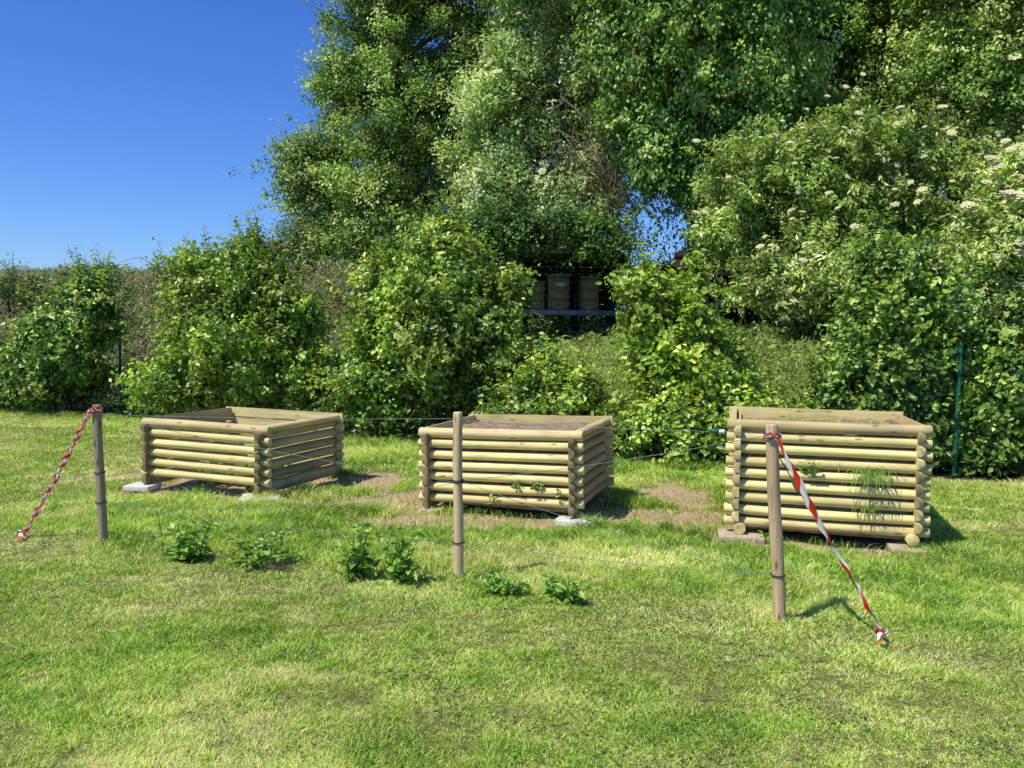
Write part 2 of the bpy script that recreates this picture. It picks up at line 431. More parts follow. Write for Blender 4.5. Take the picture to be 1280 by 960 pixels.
def leaf_mesh(name, B, A, Nn, L, W, mat, tint, parent=None, rich=True, fold=.18):
    """B base, A axis, Nn normal (n,3); L,W (n,)"""
    A = unit(A); S = unit(np.cross(A, Nn)); Nn = np.cross(S, A)
    L = L[:, None]; W = W[:, None]
    n = len(B)
    if rich:
        P = np.stack([B, B + .3 * L * A + .5 * W * S + fold * W * Nn, B + .68 * L * A + .36 * W * S + fold * .6 * W * Nn,
                      B + L * A - .12 * L * Nn,
                      B + .68 * L * A - .36 * W * S + fold * .6 * W * Nn, B + .3 * L * A - .5 * W * S + fold * W * Nn], 1)
        i = np.arange(n)[:, None] * 6
        Fc = np.concatenate([i + [[0, 1, 2, 3]], i + [[0, 3, 4, 5]]], 0)
        tn = np.concatenate([tint, tint])
    else:
        P = np.stack([B, B + .45 * L * A + .5 * W * S, B + L * A - .1 * L * Nn, B + .45 * L * A - .5 * W * S], 1)
        Fc = np.arange(n * 4).reshape(-1, 4); tn = tint
    return np_mesh(name, P.reshape(-1, 3), [Fc], mat, {'tint': ('FACE', tn)}, parent=parent)

def crown_points(rng, blobs, nclump, tips, cr_, up=.25, backkeep=.45, inner=.3, lump=.35, zf=.65):
    """clump centres over a union of ellipsoids, then twig tips round each; returns C, Cdir, T, Tdir, Tclump"""
    bl = np.array([b[:6] for b in blobs], float)
    wts = (bl[:, 3] * bl[:, 5] + bl[:, 3] * bl[:, 4] + bl[:, 4] * bl[:, 5]); wts /= wts.sum()
    C, D = [], []
    while len(C) < nclump:
        k = rng.choice(len(bl), p=wts)
        d = unit(rng.normal(size=3))
        if d[1] > .25 and rng.random() > backkeep: continue
        r = 1 - inner * rng.random() ** 1.6
        r *= 1 + lump * (float(noise(d[0] * 2.1 + k * 7, d[1] * 2.1, d[2] * 2.1, seed=int(bl[k, 3] * 100) % 97)) - .55) * 1.4
        p = bl[k, :3] + bl[k, 3:6] * d * r
        ins = np.sum(((p - bl[:, :3]) / (bl[:, 3:6] * .72)) ** 2, 1) < 1
        ins[k] = False
        if ins.any() and rng.random() < .85: continue
        gz = float(ground_z(p[0], p[1]))
        if p[2] < gz + .1: continue
        C.append(p); D.append(unit(d + np.array([0, 0, up])))
    C = np.array(C); D = np.array(D)
    ti = np.repeat(np.arange(len(C)), tips)
    sz = cr_ * (.35 + 1.15 * rng.random(len(C)) ** 1.3)[ti][:, None]
    zv = (zf * (.6 + .8 * rng.random(len(C))))[ti][:, None]
    el_ = unit(rng.normal(size=(len(C), 3)) + D * .8)[ti]
    q = unit(rng.normal(size=(len(ti), 3)) + D[ti] * .45 + np.array([0, 0, .2]))
    T = C[ti] + q * sz * (.35 + .7 * rng.random(len(ti))[:, None]) * np.concatenate([np.ones_like(zv), np.ones_like(zv), zv], 1) + el_ * sz * (rng.normal(size=(len(ti), 1)) * .5) + rng.normal(size=(len(ti), 3)) * sz * .18
    TD = unit(q * .9 + D[ti] * .3 + rng.normal(size=T.shape) * .4 + np.array([0, 0, up * .6]))
    return C, D, T, TD, ti

def bez(a, b, c, n=6):
    t = np.linspace(0, 1, n)[:, None]
    return (1 - t) ** 2 * a + 2 * t * (1 - t) * b + t ** 2 * c

def plant(name, label, cat, base, blobs, seed, mat, nclump=120, tips=7, per=14, cr_=.28, twig=.3, leaf=.07, lw=.6,
          stems=1, stem_r=.03, group=None, rich=True, up=.25, droop=.3, spread=.05, bark=None, backkeep=.45, inner=.3, lump=.35,
          twigs=True, split=.35, crown_name='foliage', stem_name='stem', tintshift=0, shoots=0, limbs_max=160, zf=.65, cn=.75):
    rng = np.random.default_rng(seed)
    base = np.array(base, float); base[2] = float(ground_z(base[0], base[1]))
    root = thing(name, label, cat, base, group=group)
    blobs = [tuple(b) for b in blobs]
    C, D, T, TD, ti = crown_points(rng, blobs, nclump, tips, cr_, up, backkeep, inner, lump, zf)
    shoot_lines = []
    # shoots: long leafy leaders that break the outline
    if shoots:
        top = C[np.argsort(-C[:, 2])[:max(8, nclump // 4)]]
        for s in range(shoots):
            p = top[rng.integers(len(top))]; d = unit(np.array([rng.normal() * .3, rng.normal() * .3, 1.]))
            ln = twig * (1.1 + 1.7 * rng.random())
            shoot_lines.append((p, p + d * ln))
            pts = p + d * np.linspace(.1, 1, 5)[:, None] * ln
            T = np.concatenate([T, pts]); TD = np.concatenate([TD, np.repeat(d[None], 5, 0)]); ti = np.concatenate([ti, np.zeros(5, int) - 1])
    n = len(T) * per
    k = np.repeat(np.arange(len(T)), per)
    tpos = rng.random(n)
    tw = twig * (.6 + .8 * rng.random(len(T)))
    B = T[k] - TD[k] * (tpos * tw[k])[:, None] + rng.normal(size=(n, 3)) * spread
    side = unit(np.cross(TD[k], rng.normal(size=(n, 3))))
    A = unit(TD[k] * .5 + side * .9 + np.array([0, 0, -droop]) + rng.normal(size=(n, 3)) * .25)
    cc_ = np.where(ti[k][:, None] >= 0, C[np.maximum(ti[k], 0)], B - np.array([0, 0, .3]))
    outw = unit(B - cc_)
    Nn = unit(np.array([0, -.05, .55]) + outw * cn + rng.normal(size=(n, 3)) * .36)
    L = leaf * (.6 + .7 * rng.random(n)); W = L * lw * (.85 + .3 * rng.random(n))
    ct = rng.random(len(C) + 1) ** 1.3 * .6
    tint = np.clip(ct[ti[k]] + rng.random(n) * .45 + (1 - tpos) * .18 - .08 + tintshift, 0, 1)
    hg = B[:, 2] - ground_z(B[:, 0], B[:, 1])
    keep = (hg > .02) & (rng.random(n) < .12 + .88 * sstep(.12, .5, hg + (fbm(B[:, 0] * 2, B[:, 1] * 2, seed=seed) - .5) * .5))
    leaf_mesh(crown_name, (B - base)[keep], A[keep], Nn[keep], L[keep], W[keep], mat, tint[keep], parent=root, rich=rich)
    # wood
    mb = MB()
    cen = np.average(np.array([b[:3] for b in blobs]), axis=0, weights=[b[3] * b[5] for b in blobs])
    zt = max(b[2] + b[5] * .55 for b in blobs)
    mains = []
    for s in range(stems):
        a = rng.random() * 6.28
        off = np.array([math.cos(a), math.sin(a), 0]) * (0 if stems == 1 else .12 + .1 * rng.random())
        tgt = cen.copy(); tgt[2] = zt if stems == 1 else cen[2] + (zt - cen[2]) * rng.random()
        if stems > 1:
            b = blobs[s % len(blobs)]; tgt = np.array(b[:3]) + np.array([rng.normal() * b[3] * .3, rng.normal() * b[4] * .3, b[5] * .3])
        st = base + off
        mid = (st + tgt) / 2 + np.array([rng.normal() * .06, rng.normal() * .06, .1]) * (tgt[2] - st[2]) - np.array([(tgt - st)[0] * .3, (tgt - st)[1] * .3, 0])
        pth = bez(st - np.array([0, 0, .1]), mid, tgt, 12)
        r = stem_r * np.linspace(1, .3, 12)
        mb.tube(pth - base, r, 8); mains.append((pth, r))
    allp = np.concatenate([p for p, _ in mains]); allr = np.concatenate([r for _, r in mains])
    zmin = base[2] + split * (zt - base[2])
    ok = allp[:, 2] > zmin
    if ok.sum() < 2: ok[:] = True
    ap, ar = allp[ok], allr[ok]
    sel = rng.permutation(len(C))[:limbs_max]
    for c in sel:
        w_ = np.linalg.norm(ap - C[c], axis=1) + np.maximum(0, ap[:, 2] - C[c][2] + .1) * 1.5
        j = int(np.argmin(w_ + rng.random(len(w_)) * .3 * w_.min()))
        st = ap[j]; dv = C[c] - st; ln = np.linalg.norm(dv)
        mid = st + dv * .5 + np.array([0, 0, .12 * ln]) + rng.normal(size=3) * .07 * ln
        r0 = min(ar[j] * .6, .012 + .022 * ln)
        mb.tube(bez(st, mid, C[c], 6) - base, r0 * np.linspace(1, .3, 6), 5, cap=False)
    for a_, b_ in shoot_lines:
        mb.tube(np.array([a_, (a_ + b_) / 2 + rng.normal(size=3) * .015, b_]) - base, np.array([.008, .005, .0025]) * (leaf / .07), 4, cap=False)
    if twigs:
        cand = np.nonzero(ti >= 0)[0]
        cs = rng.permutation(cand)[:1400]
        for q in cs:
            a = C[ti[q]]; b = T[q]
            mb.tube(np.array([a, (a + b) / 2 + rng.normal(size=3) * .03, b]) - base, np.array([.006, .004, .002]) * (leaf / .07), 3, cap=False)
    mb.build(stem_name, bark or M_BARK, root, smooth=True)
    return root, C, D

def blob(u, v, Y, ru, rv, ry=None):
    """ellipsoid given by where it stands: centre pixel, distance, half extents in px"""
    c = at(u, v, Y); k = Y / 1070.0
    rx = ru * k; rz = rv * k
    return (c[0], c[1], c[2], rx, rx * .8 if ry is None else ry, rz)

# ------------------------------------------------------------------ log crates
def half_log(rng, length, h=.088, dep=.058, full=False, nseg=14, enddark=0.):
    mb = MB()
    xs = np.concatenate([[-length / 2], np.linspace(-length / 2 + .01, -length / 2 + .16, 4), np.linspace(-length / 2 + .3, length / 2 - .3, nseg - 10), np.linspace(length / 2 - .16, length / 2 - .01, 4), [length / 2]])
    bend = rng.normal() * .004; ph = rng.random() * 6
    if full: an = np.linspace(0, 2 * math.pi, 17)[:-1]
    else: an = np.linspace(-math.pi / 2, math.pi / 2, 10)
    V = []
    for i, x in enumerate(xs):
        s = 1 + .025 * math.sin(x * 5 + ph) + rng.normal() * .006
        e = .93 if i in (0, nseg - 1) else 1
        if full: pr = [(-math.cos(a) * h / 2 * s * e, math.sin(a) * h / 2 * s * e) for a in an]
        else: pr = [(-math.cos(a) ** .9 * dep * s * e if abs(math.cos(a)) > 1e-6 else 0, math.sin(a) * h / 2 * s * e) for a in an]
        xx = x if 0 < i < nseg - 1 else x
        b = bend * (1 - (2 * x / length) ** 2)
        V += [(xx, y + dep * .35 * (0 if full else 1) + b, z + b) for y, z in pr]
    # little chamfer ring: move first/last inner rings close to ends
    n = len(an); V = np.array(V).reshape(nseg, n, 3)
    V[1, :, 0] = V[0, :, 0] + .004; V[-2, :, 0] = V[-1, :, 0] - .004
    V = V.reshape(-1, 3)
    Fs = []
    for i in range(nseg - 1):
        for j in range(n):
            j2 = (j + 1) % n
            Fs.append((i * n + j, (i + 1) * n + j, (i + 1) * n + j2, i * n + j2))
    Fs.append(tuple(range(n))); Fs.append(tuple((nseg - 1) * n + j for j in range(n))[::-1])
    de = length / 2 - np.abs(V[:, 0])
    mb.add(V, Fs, enddark * (1 - sstep(.07, .15, de)))
    return mb

CRLAB = ["lowest log crate, at the left, gaps between its logs, open corner on two grey slabs",
         "middle log crate filled with brown soil, behind the centre fence post",
         "tallest log crate, nine logs high, grass tuft hanging from its front"]
for ci, c in enumerate(CR):
    rng = np.random.default_rng(100 + ci)
    root = thing("log_crate", CRLAB[ci], "log crate", (c['x'], c['y'], c['z']), c['yaw'], "log crates standing on the lawn")
    root.rotation_euler = (c['ty'], -c['tx'], c['yaw'])
    n = c['n']
    def put(name, mb, mat, x, y, z, rz, jit=1.0):
        o = mb.build(name, mat, root, attr=True)
        smooth_by_angle(o, 50)
        o.location = (x, y, z); o.rotation_euler = (rng.normal() * .02 * jit, rng.normal() * .0022 * jit, rz + rng.normal() * .003 * jit)
    for k in range(n):
        z = .15 + .1 * k + rng.normal() * .0018
        topr = k == n - 1
        mm = M_RAIL if (topr or rng.random() < .12) else M_LOG
        put("top_rail" if topr else "log", half_log(rng, CW + .02 + rng.normal() * .008, .094 if topr else .081), mm, 0, 0, z, 0)
        put("back_rail" if topr else "log", half_log(rng, CW + .02 + rng.normal() * .008, .106 if topr else .088, .05), M_LOG, 0, CD, z + (.006 if topr else 0), math.pi)
    xs = CW / 2 - .085
    for k in range(n):
        for s in (-1, 1):
            foot = k == 0
            z = .10 + .1 * k - (.014 if foot and ci == 0 else 0)
            full = foot and ci == 2
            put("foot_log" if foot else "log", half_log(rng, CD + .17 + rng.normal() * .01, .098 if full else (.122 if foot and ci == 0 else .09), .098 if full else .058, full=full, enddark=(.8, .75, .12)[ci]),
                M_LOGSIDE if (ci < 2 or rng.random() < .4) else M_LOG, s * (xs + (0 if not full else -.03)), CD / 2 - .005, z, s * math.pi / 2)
    for s in (-1, 1):   # side rails level with the front rail, butted between front and back
        put("side_rail", half_log(rng, CD - .05, .07, .055), M_RAIL, s * (CW / 2 - .045), CD / 2 + .004, .15 + .1 * (n - 1) + .012, s * math.pi / 2, .4)

# fill of the crates
def crate_fill(ci, ztop, name, label, amp, mat, seed):
    c = CR[ci]
    a = np.linspace(-CW / 2 + .11, CW / 2 - .11, 40); b = np.linspace(.04, CD - .04, 36)
    X, Y = np.meshgrid(a, b)
    Z = ztop + (fbm(X * 5, Y * 5, seed=seed) - .5) * amp + (fbm(X * 25, Y * 25, seed=seed + 3) - .5) * amp * .45
    ca, sa = math.cos(c['yaw']), math.sin(c['yaw'])
    Z = Z + X * c['tx'] + Y * c['ty']
    P = np.stack([X * ca - Y * sa, X * sa + Y * ca, Z], -1)
    i = np.arange(40 * 36).reshape(36, 40)
    top = np.stack([i[:-1, :-1], i[:-1, 1:], i[1:, 1:], i[1:, :-1]], -1).reshape(-1, 4)
    # skirt down to the ground
    ring = np.concatenate([i[0, :], i[1:, -1], i[-1, -2::-1], i[-2:0:-1, 0]])
    V = P.reshape(-1, 3); low = V[ring].copy(); low[:, 2] = .08
    nb = len(V); r = np.arange(len(ring)); r2 = (r + 1) % len(ring)
    sk = np.stack([ring[r], nb + r, nb + r2, ring[r2]], -1)
    o = np_mesh(name, np.concatenate([V, low]), [top, sk], mat)
    o.location = (c['x'], c['y'], c['z'])
    tag(o, label, "soil", kind='stuff')
crate_fill(1, .725, "soil", "dry brown soil filling the middle crate almost to its rim", .07, M_SOIL, 4)
crate_fill(2, .90, "soil", "soil filling the tallest crate just below its rim", .08, M_SOIL, 8)

# slabs under the crates' corners
def slab(name, label, cat, u, v, Y, sx, sy, rz, mat, h=.05, top=.045, group=None, tilt=0, parent=None):
    p = at(u, v, Y)
    mb = MB(); mb.box((0, 0, 0), (sx, sy, h))
    o = mb.build(name, mat)
    o.location = (p[0], p[1], top - h / 2); o.rotation_euler = (tilt, -tilt, rz)
    bv = o.modifiers.new("bevel", 'BEVEL'); bv.width = .006; bv.segments = 2
    tag(o, label, cat, group)
def corner(ci, s, f=-.03):
    c = CR[ci]; lx, ly = s * (CW / 2 - .09), f
    a = c['yaw']
    return c['x'] + lx * math.cos(a) - ly * math.sin(a), c['y'] + lx * math.sin(a) + ly * math.cos(a)
def slab_at(x, y, z, label, cat, sx, sy, rz, mat, h=.05, name="concrete_slab", group="slabs under the crate corners", tilt=0):
    mb = MB(); mb.box((0, 0, 0), (sx, sy, h)); o = mb.build(name, mat)
    o.location = (x, y, z - h / 2); o.rotation_euler = (tilt, -tilt, rz)
    bv = o.modifiers.new("bevel", 'BEVEL'); bv.width = .006; bv.segments = 2
    tag(o, label, cat, group)
x, y = corner(0, -1); slab_at(x - .06, y - .02, .052, "pale concrete slab under the left front corner of the lowest crate", "slab", .27, .26, -.15, M_CONC)
x, y = corner(0, 1); slab_at(x + .02, y - .03, .052, "pale concrete slab under the front corner nearest the camera of the lowest crate", "slab", .36, .30, .15, M_CONC)
x, y = corner(1, 1); slab_at(x + .03, y - .02, .047, "pale concrete slab under the right front corner of the middle crate", "slab", .32, .27, -.3, M_CONC)
x, y = corner(1, -1); slab_at(x + .03, y + .02, .022, "reddish stone slab under the left front corner of the middle crate", "slab", .2, .26, -.3, M_CONCRED, .06)
x, y = corner(2, -1); slab_at(x + .03, y - .02, .038, "soil-stained slab under the left front corner of the tallest crate", "slab", .36, .3, -.2, M_CONCRED)
x, y = corner(2, 1); slab_at(x - .05, y - .02, .036, "soil-stained slab under the right front corner of the tallest crate", "slab", 0.30, .26, -.2, M_CONCRED)

# ------------------------------------------------------------------ fence posts, strings, tape
POSTS = [dict(p=np.array([-3.07, 6.37, 0.]), h=1.07, lean=(-.03, 0), r=.034, lab="weathered grey wooden post at the left end with red and white tape", mat=M_POSTGREY, ties=[.335, .56]),
         dict(p=np.array([-.34, 5.67, 0.]), h=1.13, lean=(-.018, 0), r=.033, lab="middle wooden post, brown and free of tape, in front of the middle crate", mat=M_POST, ties=[.66, .67, .25]),
         dict(p=np.array([1.58, 4.88, 0.]), h=1.17, lean=(-.09, 0), r=.037, lab="thick round wooden post at the right end in front of the tallest crate", mat=M_POST, ties=[.29, 1.11])]
for k, P in enumerate(POSTS):
    rng = np.random.default_rng(40 + k)
    root = thing("fence_post", P['lab'], "fence post", P['p'], group="wooden posts of the string fence")
    zs = np.concatenate([[-.25], np.linspace(0, P['h'] - .012, 16), [P['h'] - .004, P['h']]])
    rr = P['r'] * np.concatenate([[1.02], 1.02 - .06 * np.linspace(0, 1, 16) + rng.normal(size=16) * .012, [.9, .78]])
    pts = np.stack([P['lean'][0] * zs / P['h'] + .003 * np.sin(zs * 6), 0 * zs, zs], -1)
    # grain runs along local X of the part: build along X, then stand it up
    mb = MB(); q = np.stack([pts[:, 2], pts[:, 1], -pts[:, 0]], -1)
    mb.tube(q, rr, 18)
    o = mb.build("pole", P['mat'], root); smooth_by_angle(o, 45); o.rotation_euler = (0, -math.pi / 2, 0)
    for tz in P['ties']:
        mb = MB(); a = np.linspace(0, 4 * math.pi, 40)
        cx = P['lean'][0] * tz / P['h']
        mb.tube(np.stack([cx + (P['r'] * 1.02 + .003) * np.cos(a), (P['r'] * 1.02 + .003) * np.sin(a), tz + .006 * a / 12 + .003 * np.sin(a)], -1), .0028, 5)
        mb.build("string_tie", M_WIREDARK, root, smooth=True)

def on_post(k, z, side=(0, 0)):
    P = POSTS[k]; return P['p'] + np.array([P['lean'][0] * z / P['h'] + side[0], side[1], z])

def string(label, a, b, sag=.02, mat=M_WIRE, r=.0020, name="fence_string", cat="string", group="strings stretched between the posts", seed=0):
    t = np.linspace(0, 1, 40)[:, None]
    P = a + (b - a) * t; P[:, 2] -= sag * 4 * (t * (1 - t))[:, 0]
    rng = np.random.default_rng(seed); P[1:-1] += rng.normal(size=(38, 3)) * .0012
    mb = MB(); mb.tube(P - a, r, 5, cap=False)
    o = mb.build(name, mat, smooth=True); o.location = a
    return tag(o, label, cat, group)
e = .04
string("top string from the left taped post to the middle post", on_post(0, 1.0, (e, 0)), on_post(1, 1.085, (-e, 0)), .015)
string("top string from the middle post to the right taped post", on_post(1, 1.07, (e, 0)), on_post(2, 1.12, (-e, 0)), .01, seed=1)
string("string slanting down from the left post's top to the middle post's waist", on_post(0, .985, (e, 0)), on_post(1, .66, (-e, 0)), .02, seed=2)
string("string rising from the left post's lower tie to the middle post's waist", on_post(0, .335, (e, 0)), on_post(1, .65, (-e, 0)), .1, seed=3)
string("string rising from the middle post's waist to the right post's top", on_post(1, .67, (e, 0)), on_post(2, 1.1, (-e, 0)), .02, seed=4)
string("string slanting down from the middle post's waist to the right post's lower tie", on_post(1, .66, (e, 0)), on_post(2, .29, (-e, 0)), .03, seed=5)
string("lowest string from the middle post's foot to the right post", on_post(1, .25, (e, 0)), on_post(2, .285, (-e, 0)), .02, seed=6)
string("lowest string from the left post to the middle post's foot", on_post(0, .33, (e, 0)), on_post(1, .25, (-e, 0)), .03, seed=7)

# tensioner on the top string near the right post
ta = on_post(1, 1.07, (e, 0)); tb = on_post(2, 1.12, (-e, 0)); tp = ta + (tb - ta) * .86; tp[2] -= .004
tr = thing("string_tensioner", "small green and white plastic tensioner on the top string beside the right post", "tensioner", tp)
ang = math.atan2((tb - ta)[1], (tb - ta)[0])
mb = MB(); mb.tube([(-.045, 0, 0), (-.04, 0, 0), (-.01, 0, 0), (.0, 0, 0), (.012, 0, 0)], [.007, .013, .014, .010, .012], 10)
o = mb.build("barrel", M_GREENPLASTIC, tr, smooth=True); o.rotation_euler = (0, 0, ang)
mb = MB(); mb.tube([(.0125, 0, 0), (.02, 0, 0), (.042, 0, 0), (.046, 0, 0)], [.009, .012, .012, .008], 10)
o = mb.build("cap", M_WHITEPLASTIC, tr, smooth=True); o.rotation_euler = (0, 0, ang)

def tape_mat():
    m, t, out = newmat("barrier_tape_plastic")
    a = N(t, "ShaderNodeAttribute", attribute_name='tt')
    fr = N(t, "ShaderNodeMath", operation='FRACT'); t.links.new(a.outputs["Fac"], fr.inputs[0])
    gt = N(t, "ShaderNodeMath", operation='GREATER_THAN'); t.links.new(fr.outputs[0], gt.inputs[0]); gt.inputs[1].default_value = .5
    c = mixc(t, gt.outputs[0], (.72, .045, .02), (.82, .80, .78))
    p = N(t, "ShaderNodeBsdfPrincipled"); t.links.new(c, p.inputs["Base Color"]); p.inputs["Roughness"].default_value = .32
    tl = N(t, "ShaderNodeBsdfTranslucent"); t.links.new(c, tl.inputs[0])
    mx = N(t, "ShaderNodeMixShader"); mx.inputs[0].default_value = .25
    t.links.new(p.outputs[0], mx.inputs[1]); t.links.new(tl.outputs[0], mx.inputs[2]); t.links.new(mx.outputs[0], out.inputs[0])
    return m
M_TAPE = tape_mat()

def ribbon(mb, P, width, twist, period, rng, slant=.25, start=0., crumple=.3):
    """P (n,3) path; width (n,), twist angle (n,)"""
    n = len(P); T = unit(np.gradient(P, axis=0))
    ref = np.tile(np.array([0.3, 1, 0.2]), (n, 1)); A = unit(np.cross(T, ref)); B = np.cross(T, A)
    d = A * np.cos(twist)[:, None] + B * np.sin(twist)[:, None]; e_ = np.cross(T, d)
    s = np.concatenate([[0], np.cumsum(np.linalg.norm(np.diff(P, axis=0), axis=1))])
    cols = np.linspace(-1, 1, 5)
    V = []; tt = []
    for cx in cols:
        f = (rng.random() - .5) * 2 * crumple
        V.append(P + d * (width * cx / 2)[:, None] + e_ * (width * (abs(cx) * crumple + f * .25))[:, None])
        tt.append(start + s / period + slant * cx)
    V = np.stack(V, 1).reshape(-1, 3); tt = np.stack(tt, 1).ravel()
    Fs = [(i * 5 + j, i * 5 + j + 1, (i + 1) * 5 + j + 1, (i + 1) * 5 + j) for i in range(n - 1) for j in range(4)]
    mb.add(V, Fs, tt)

def tape(k, ztop, foot, tail, label, period, wfun, twfun, seed, rope=False):
    rng = np.random.default_rng(seed)
    a = on_post(k, ztop, (.012 if k == 2 else -.03, -POSTS[k]['r'] - .004)); root = thing("barrier_tape", label, "barrier tape", foot, group="tapes marking the guy lines")
    n = 160; t = np.linspace(0, 1, n)
    P = a + (foot - a) * t[:, None]; P[:, 2] -= .03 * 4 * t * (1 - t) * .6
    P += np.stack([np.sin(t * 37) * .002, np.cos(t * 29) * .002, np.sin(t * 43) * .002], -1)
    mb = MB(); ribbon(mb, P - foot, wfun(t), twfun(t), period, rng)
    if k == 0:
        P2 = P + np.stack([np.cos(t * 60), np.sin(t * 60), 0 * t], -1) * .006
        ribbon(mb, P2 - foot, wfun(t) * .8, twfun(t) + 1.6, period * .9, rng, start=.4)
    mb.build("ribbon", M_TAPE, root, attr=True)
    mb = MB(); tl = np.linspace(0, 1, 14)[:, None]
    Q = foot + (tail - foot) * tl + np.array([0, 0, .03]) * np.sin(tl * 3.14)
    ribbon(mb, Q - foot, np.linspace(.02, .05, 14), np.linspace(0, 2.0, 14), .08, rng)
    mb.build("loose_end", M_TAPE, root, attr=True)
    # wraps round the post
    mb = MB(); A = np.linspace(0, 2 * math.pi * 2.3, 70); r = POSTS[k]['r']
    cc = on_post(k, ztop)
    W = np.stack([cc[0] + (r + .005 + .003 * np.sin(A * 2.3)) * np.cos(A), cc[1] + (r + .005 + .003 * np.cos(A * 3)) * np.sin(A), cc[2] + .012 * np.sin(A * .5) + .01 * np.sin(A * 1.3)], -1)
    ribbon(mb, W - foot, np.full(70, .02), np.sin(A) * .5 + 1.57 * 0, .11, rng, start=.2)
    for s in range(5):  # knot
        d = unit(rng.normal(size=3)) * .028
        K = cc + np.array([-r * .5, -r - .012, 0]) + np.stack([np.linspace(-1, 1, 8) * d[0], np.abs(np.linspace(-1, 1, 8)) * d[1] * .4, np.linspace(-1, 1, 8) * d[2] + .01 * np.sin(np.linspace(0, 3, 8))], -1)
        ribbon(mb, K - foot, np.full(8, .022), np.linspace(0, 1.5, 8) + s, .07, rng, start=s * .37)
    if k == 0:
        for s in range(2):
            K = cc + np.array([0, -r * .6, .01]) + np.stack([np.linspace(-.025, .03, 8), 0 * np.linspace(0, 1, 8), .022 * np.sin(np.linspace(0, 3.1, 8)) + .008 * s], -1)
            ribbon(mb, K - foot, np.full(8, .024), np.linspace(0, .8, 8) + s, .3, rng, start=.0, slant=.02)
    mb.build("knot", M_TAPE, root, attr=True)
    return a
footR = np.array([2.085, 4.66, .035]); tailR = at(1101, 822, 4.5); tailR[2] = .05
aR = tape(2, 1.10, footR, tailR, "red and white tape slanting from the right post down to its peg", .2,
     lambda t: np.interp(t, [0, .12, .2, .5, .6, 1], [.016, .026, .050, .042, .023, .028]) * (1 + .25 * np.sin(t * 60)),
     lambda t: np.interp(t, [0, .15, .5, 1], [0, .3, .8, 9]), 3)
footL = np.array([-3.80, 6.62, .035]); tailL = footL + np.array([.06, -.16, -.01])
tape(0, 1.03, footL, tailL, "tightly twisted red and white tape slanting from the left post to the grass", .13,
     lambda t: .035 + .009 * np.sin(t * 40), lambda t: t * 30, 5)
# guy rope beside the right tape, with its own tensioner, and the two pegs
ga = on_post(2, 1.06, (0, .04)); gb = footR + np.array([.01, .03, 0])
string("dark guy rope running behind the right tape down to the peg", ga, gb, .0, M_ROPE, .0035, "guy_rope", "rope", None, 9)
gp = ga + (gb - ga) * .24
tr = thing("rope_tensioner", "dark green tensioner on the guy rope just right of the right post", "tensioner", gp)
q = Vector(gb - ga).to_track_quat('X', 'Z').to_euler()
mb = MB(); mb.tube([(-.055, 0, 0), (-.05, 0, 0), (0, 0, 0), (.05, 0, 0), (.06, 0, 0)], [.006, .013, .017, .013, .005], 8)
o = mb.build("body", M_GREENPLASTIC, tr, smooth=True); o.rotation_euler = q
mb = MB(); mb.tube([(-.02, .015, 0), (.0, .03, .0), (.02, .03, 0), (.04, .012, 0)], .004, 6)
o = mb.build("lever", M_GREENPLASTIC, tr, smooth=True); o.rotation_euler = q
for (ft, dx, lab) in ((footR, .11, "thin steel peg at the foot of the right tape"), (footL, -.09, "thin steel peg at the foot of the left tape")):
    mb = MB(); mb.tube([(-dx * .1, 0, -.2), (0, 0, .0), (dx * .2, 0, .02), (dx, 0, .028)], .0045, 6)
    o = mb.build("tent_peg", M_STEEL, smooth=True); o.location = ft - np.array([0, 0, .012]); tag(o, lab, "peg", "steel pegs of the guy lines")

# ------------------------------------------------------------------ weeds in the lawn
def weed(name, label, cat, x, y, h, r, nst, leaf, seed, mat=M_LEAF_NETTLE, group=None, z=None, stemmat=None, per=6, lw=.62, droop=.5):
    rng = np.random.default_rng(seed)
    z = float(ground_z(x, y)) if z is None else z
    root = thing(name, label, cat, (x, y, z), group=group)
    mb = MB(); B, A, Nn, L = [], [], [], []
    for s in range(nst):
        a = rng.random() * 6.28; rr = r * math.sqrt(rng.random())
        b = np.array([math.cos(a) * rr * .55, math.sin(a) * rr * .55, -.01])
        hh = h * (.3 + .85 * rng.random() ** 1.4)
        tip = np.array([math.cos(a) * rr * 1.15, math.sin(a) * rr * 1.15, 0]) + np.array([rng.normal() * .03, rng.normal() * .03, hh])
        p = bez(b, np.array([b[0], b[1], hh * .6]), tip, 8)
        mb.tube(p, np.linspace(.0035, .0012, 8) * (1 + h), 5, cap=False)
        for q in range(per):
            f = .12 + .88 * (q + .5) / per
            pos = p[0] + 0; i = f * 7; i0 = int(min(6, i)); pos = p[i0] + (p[i0 + 1] - p[i0]) * (i - i0)
            th = rng.random() * 6.28
            for w_ in (0, math.pi):
                if rng.random() < .25: continue
                d = np.array([math.cos(th + w_), math.sin(th + w_), .75 - 2.2 * droop * rng.random()])
                B.append(pos + d * .01); A.append(d); L.append(leaf * (1.15 - .45 * f) * (.55 + .8 * rng.random()))
                Nn.append(np.array([d[0] * .25, d[1] * .25, 1]) + rng.normal(size=3) * .5)
    B, A, Nn, L = map(np.array, (B, A, Nn, L))
    n = len(B)
    leaf_mesh("foliage", B, A, Nn, L, L * lw, mat, np.clip(rng.random(n) * .8 + .1, 0, 1), parent=root)
    mb.build("stem", stemmat or mat, root)
    return root
def gp_(u, v):
    a, b = (u - 640) / 1070.0, (v - 480) / 1070.0
    x = a * cr + b * sr; up = -(-a * sr + b * cr); y = cp + up * sp_; z = -sp_ + up * cp
    t = -CAMH / z; return x * t, y * t
G = "weeds growing along the string fence"
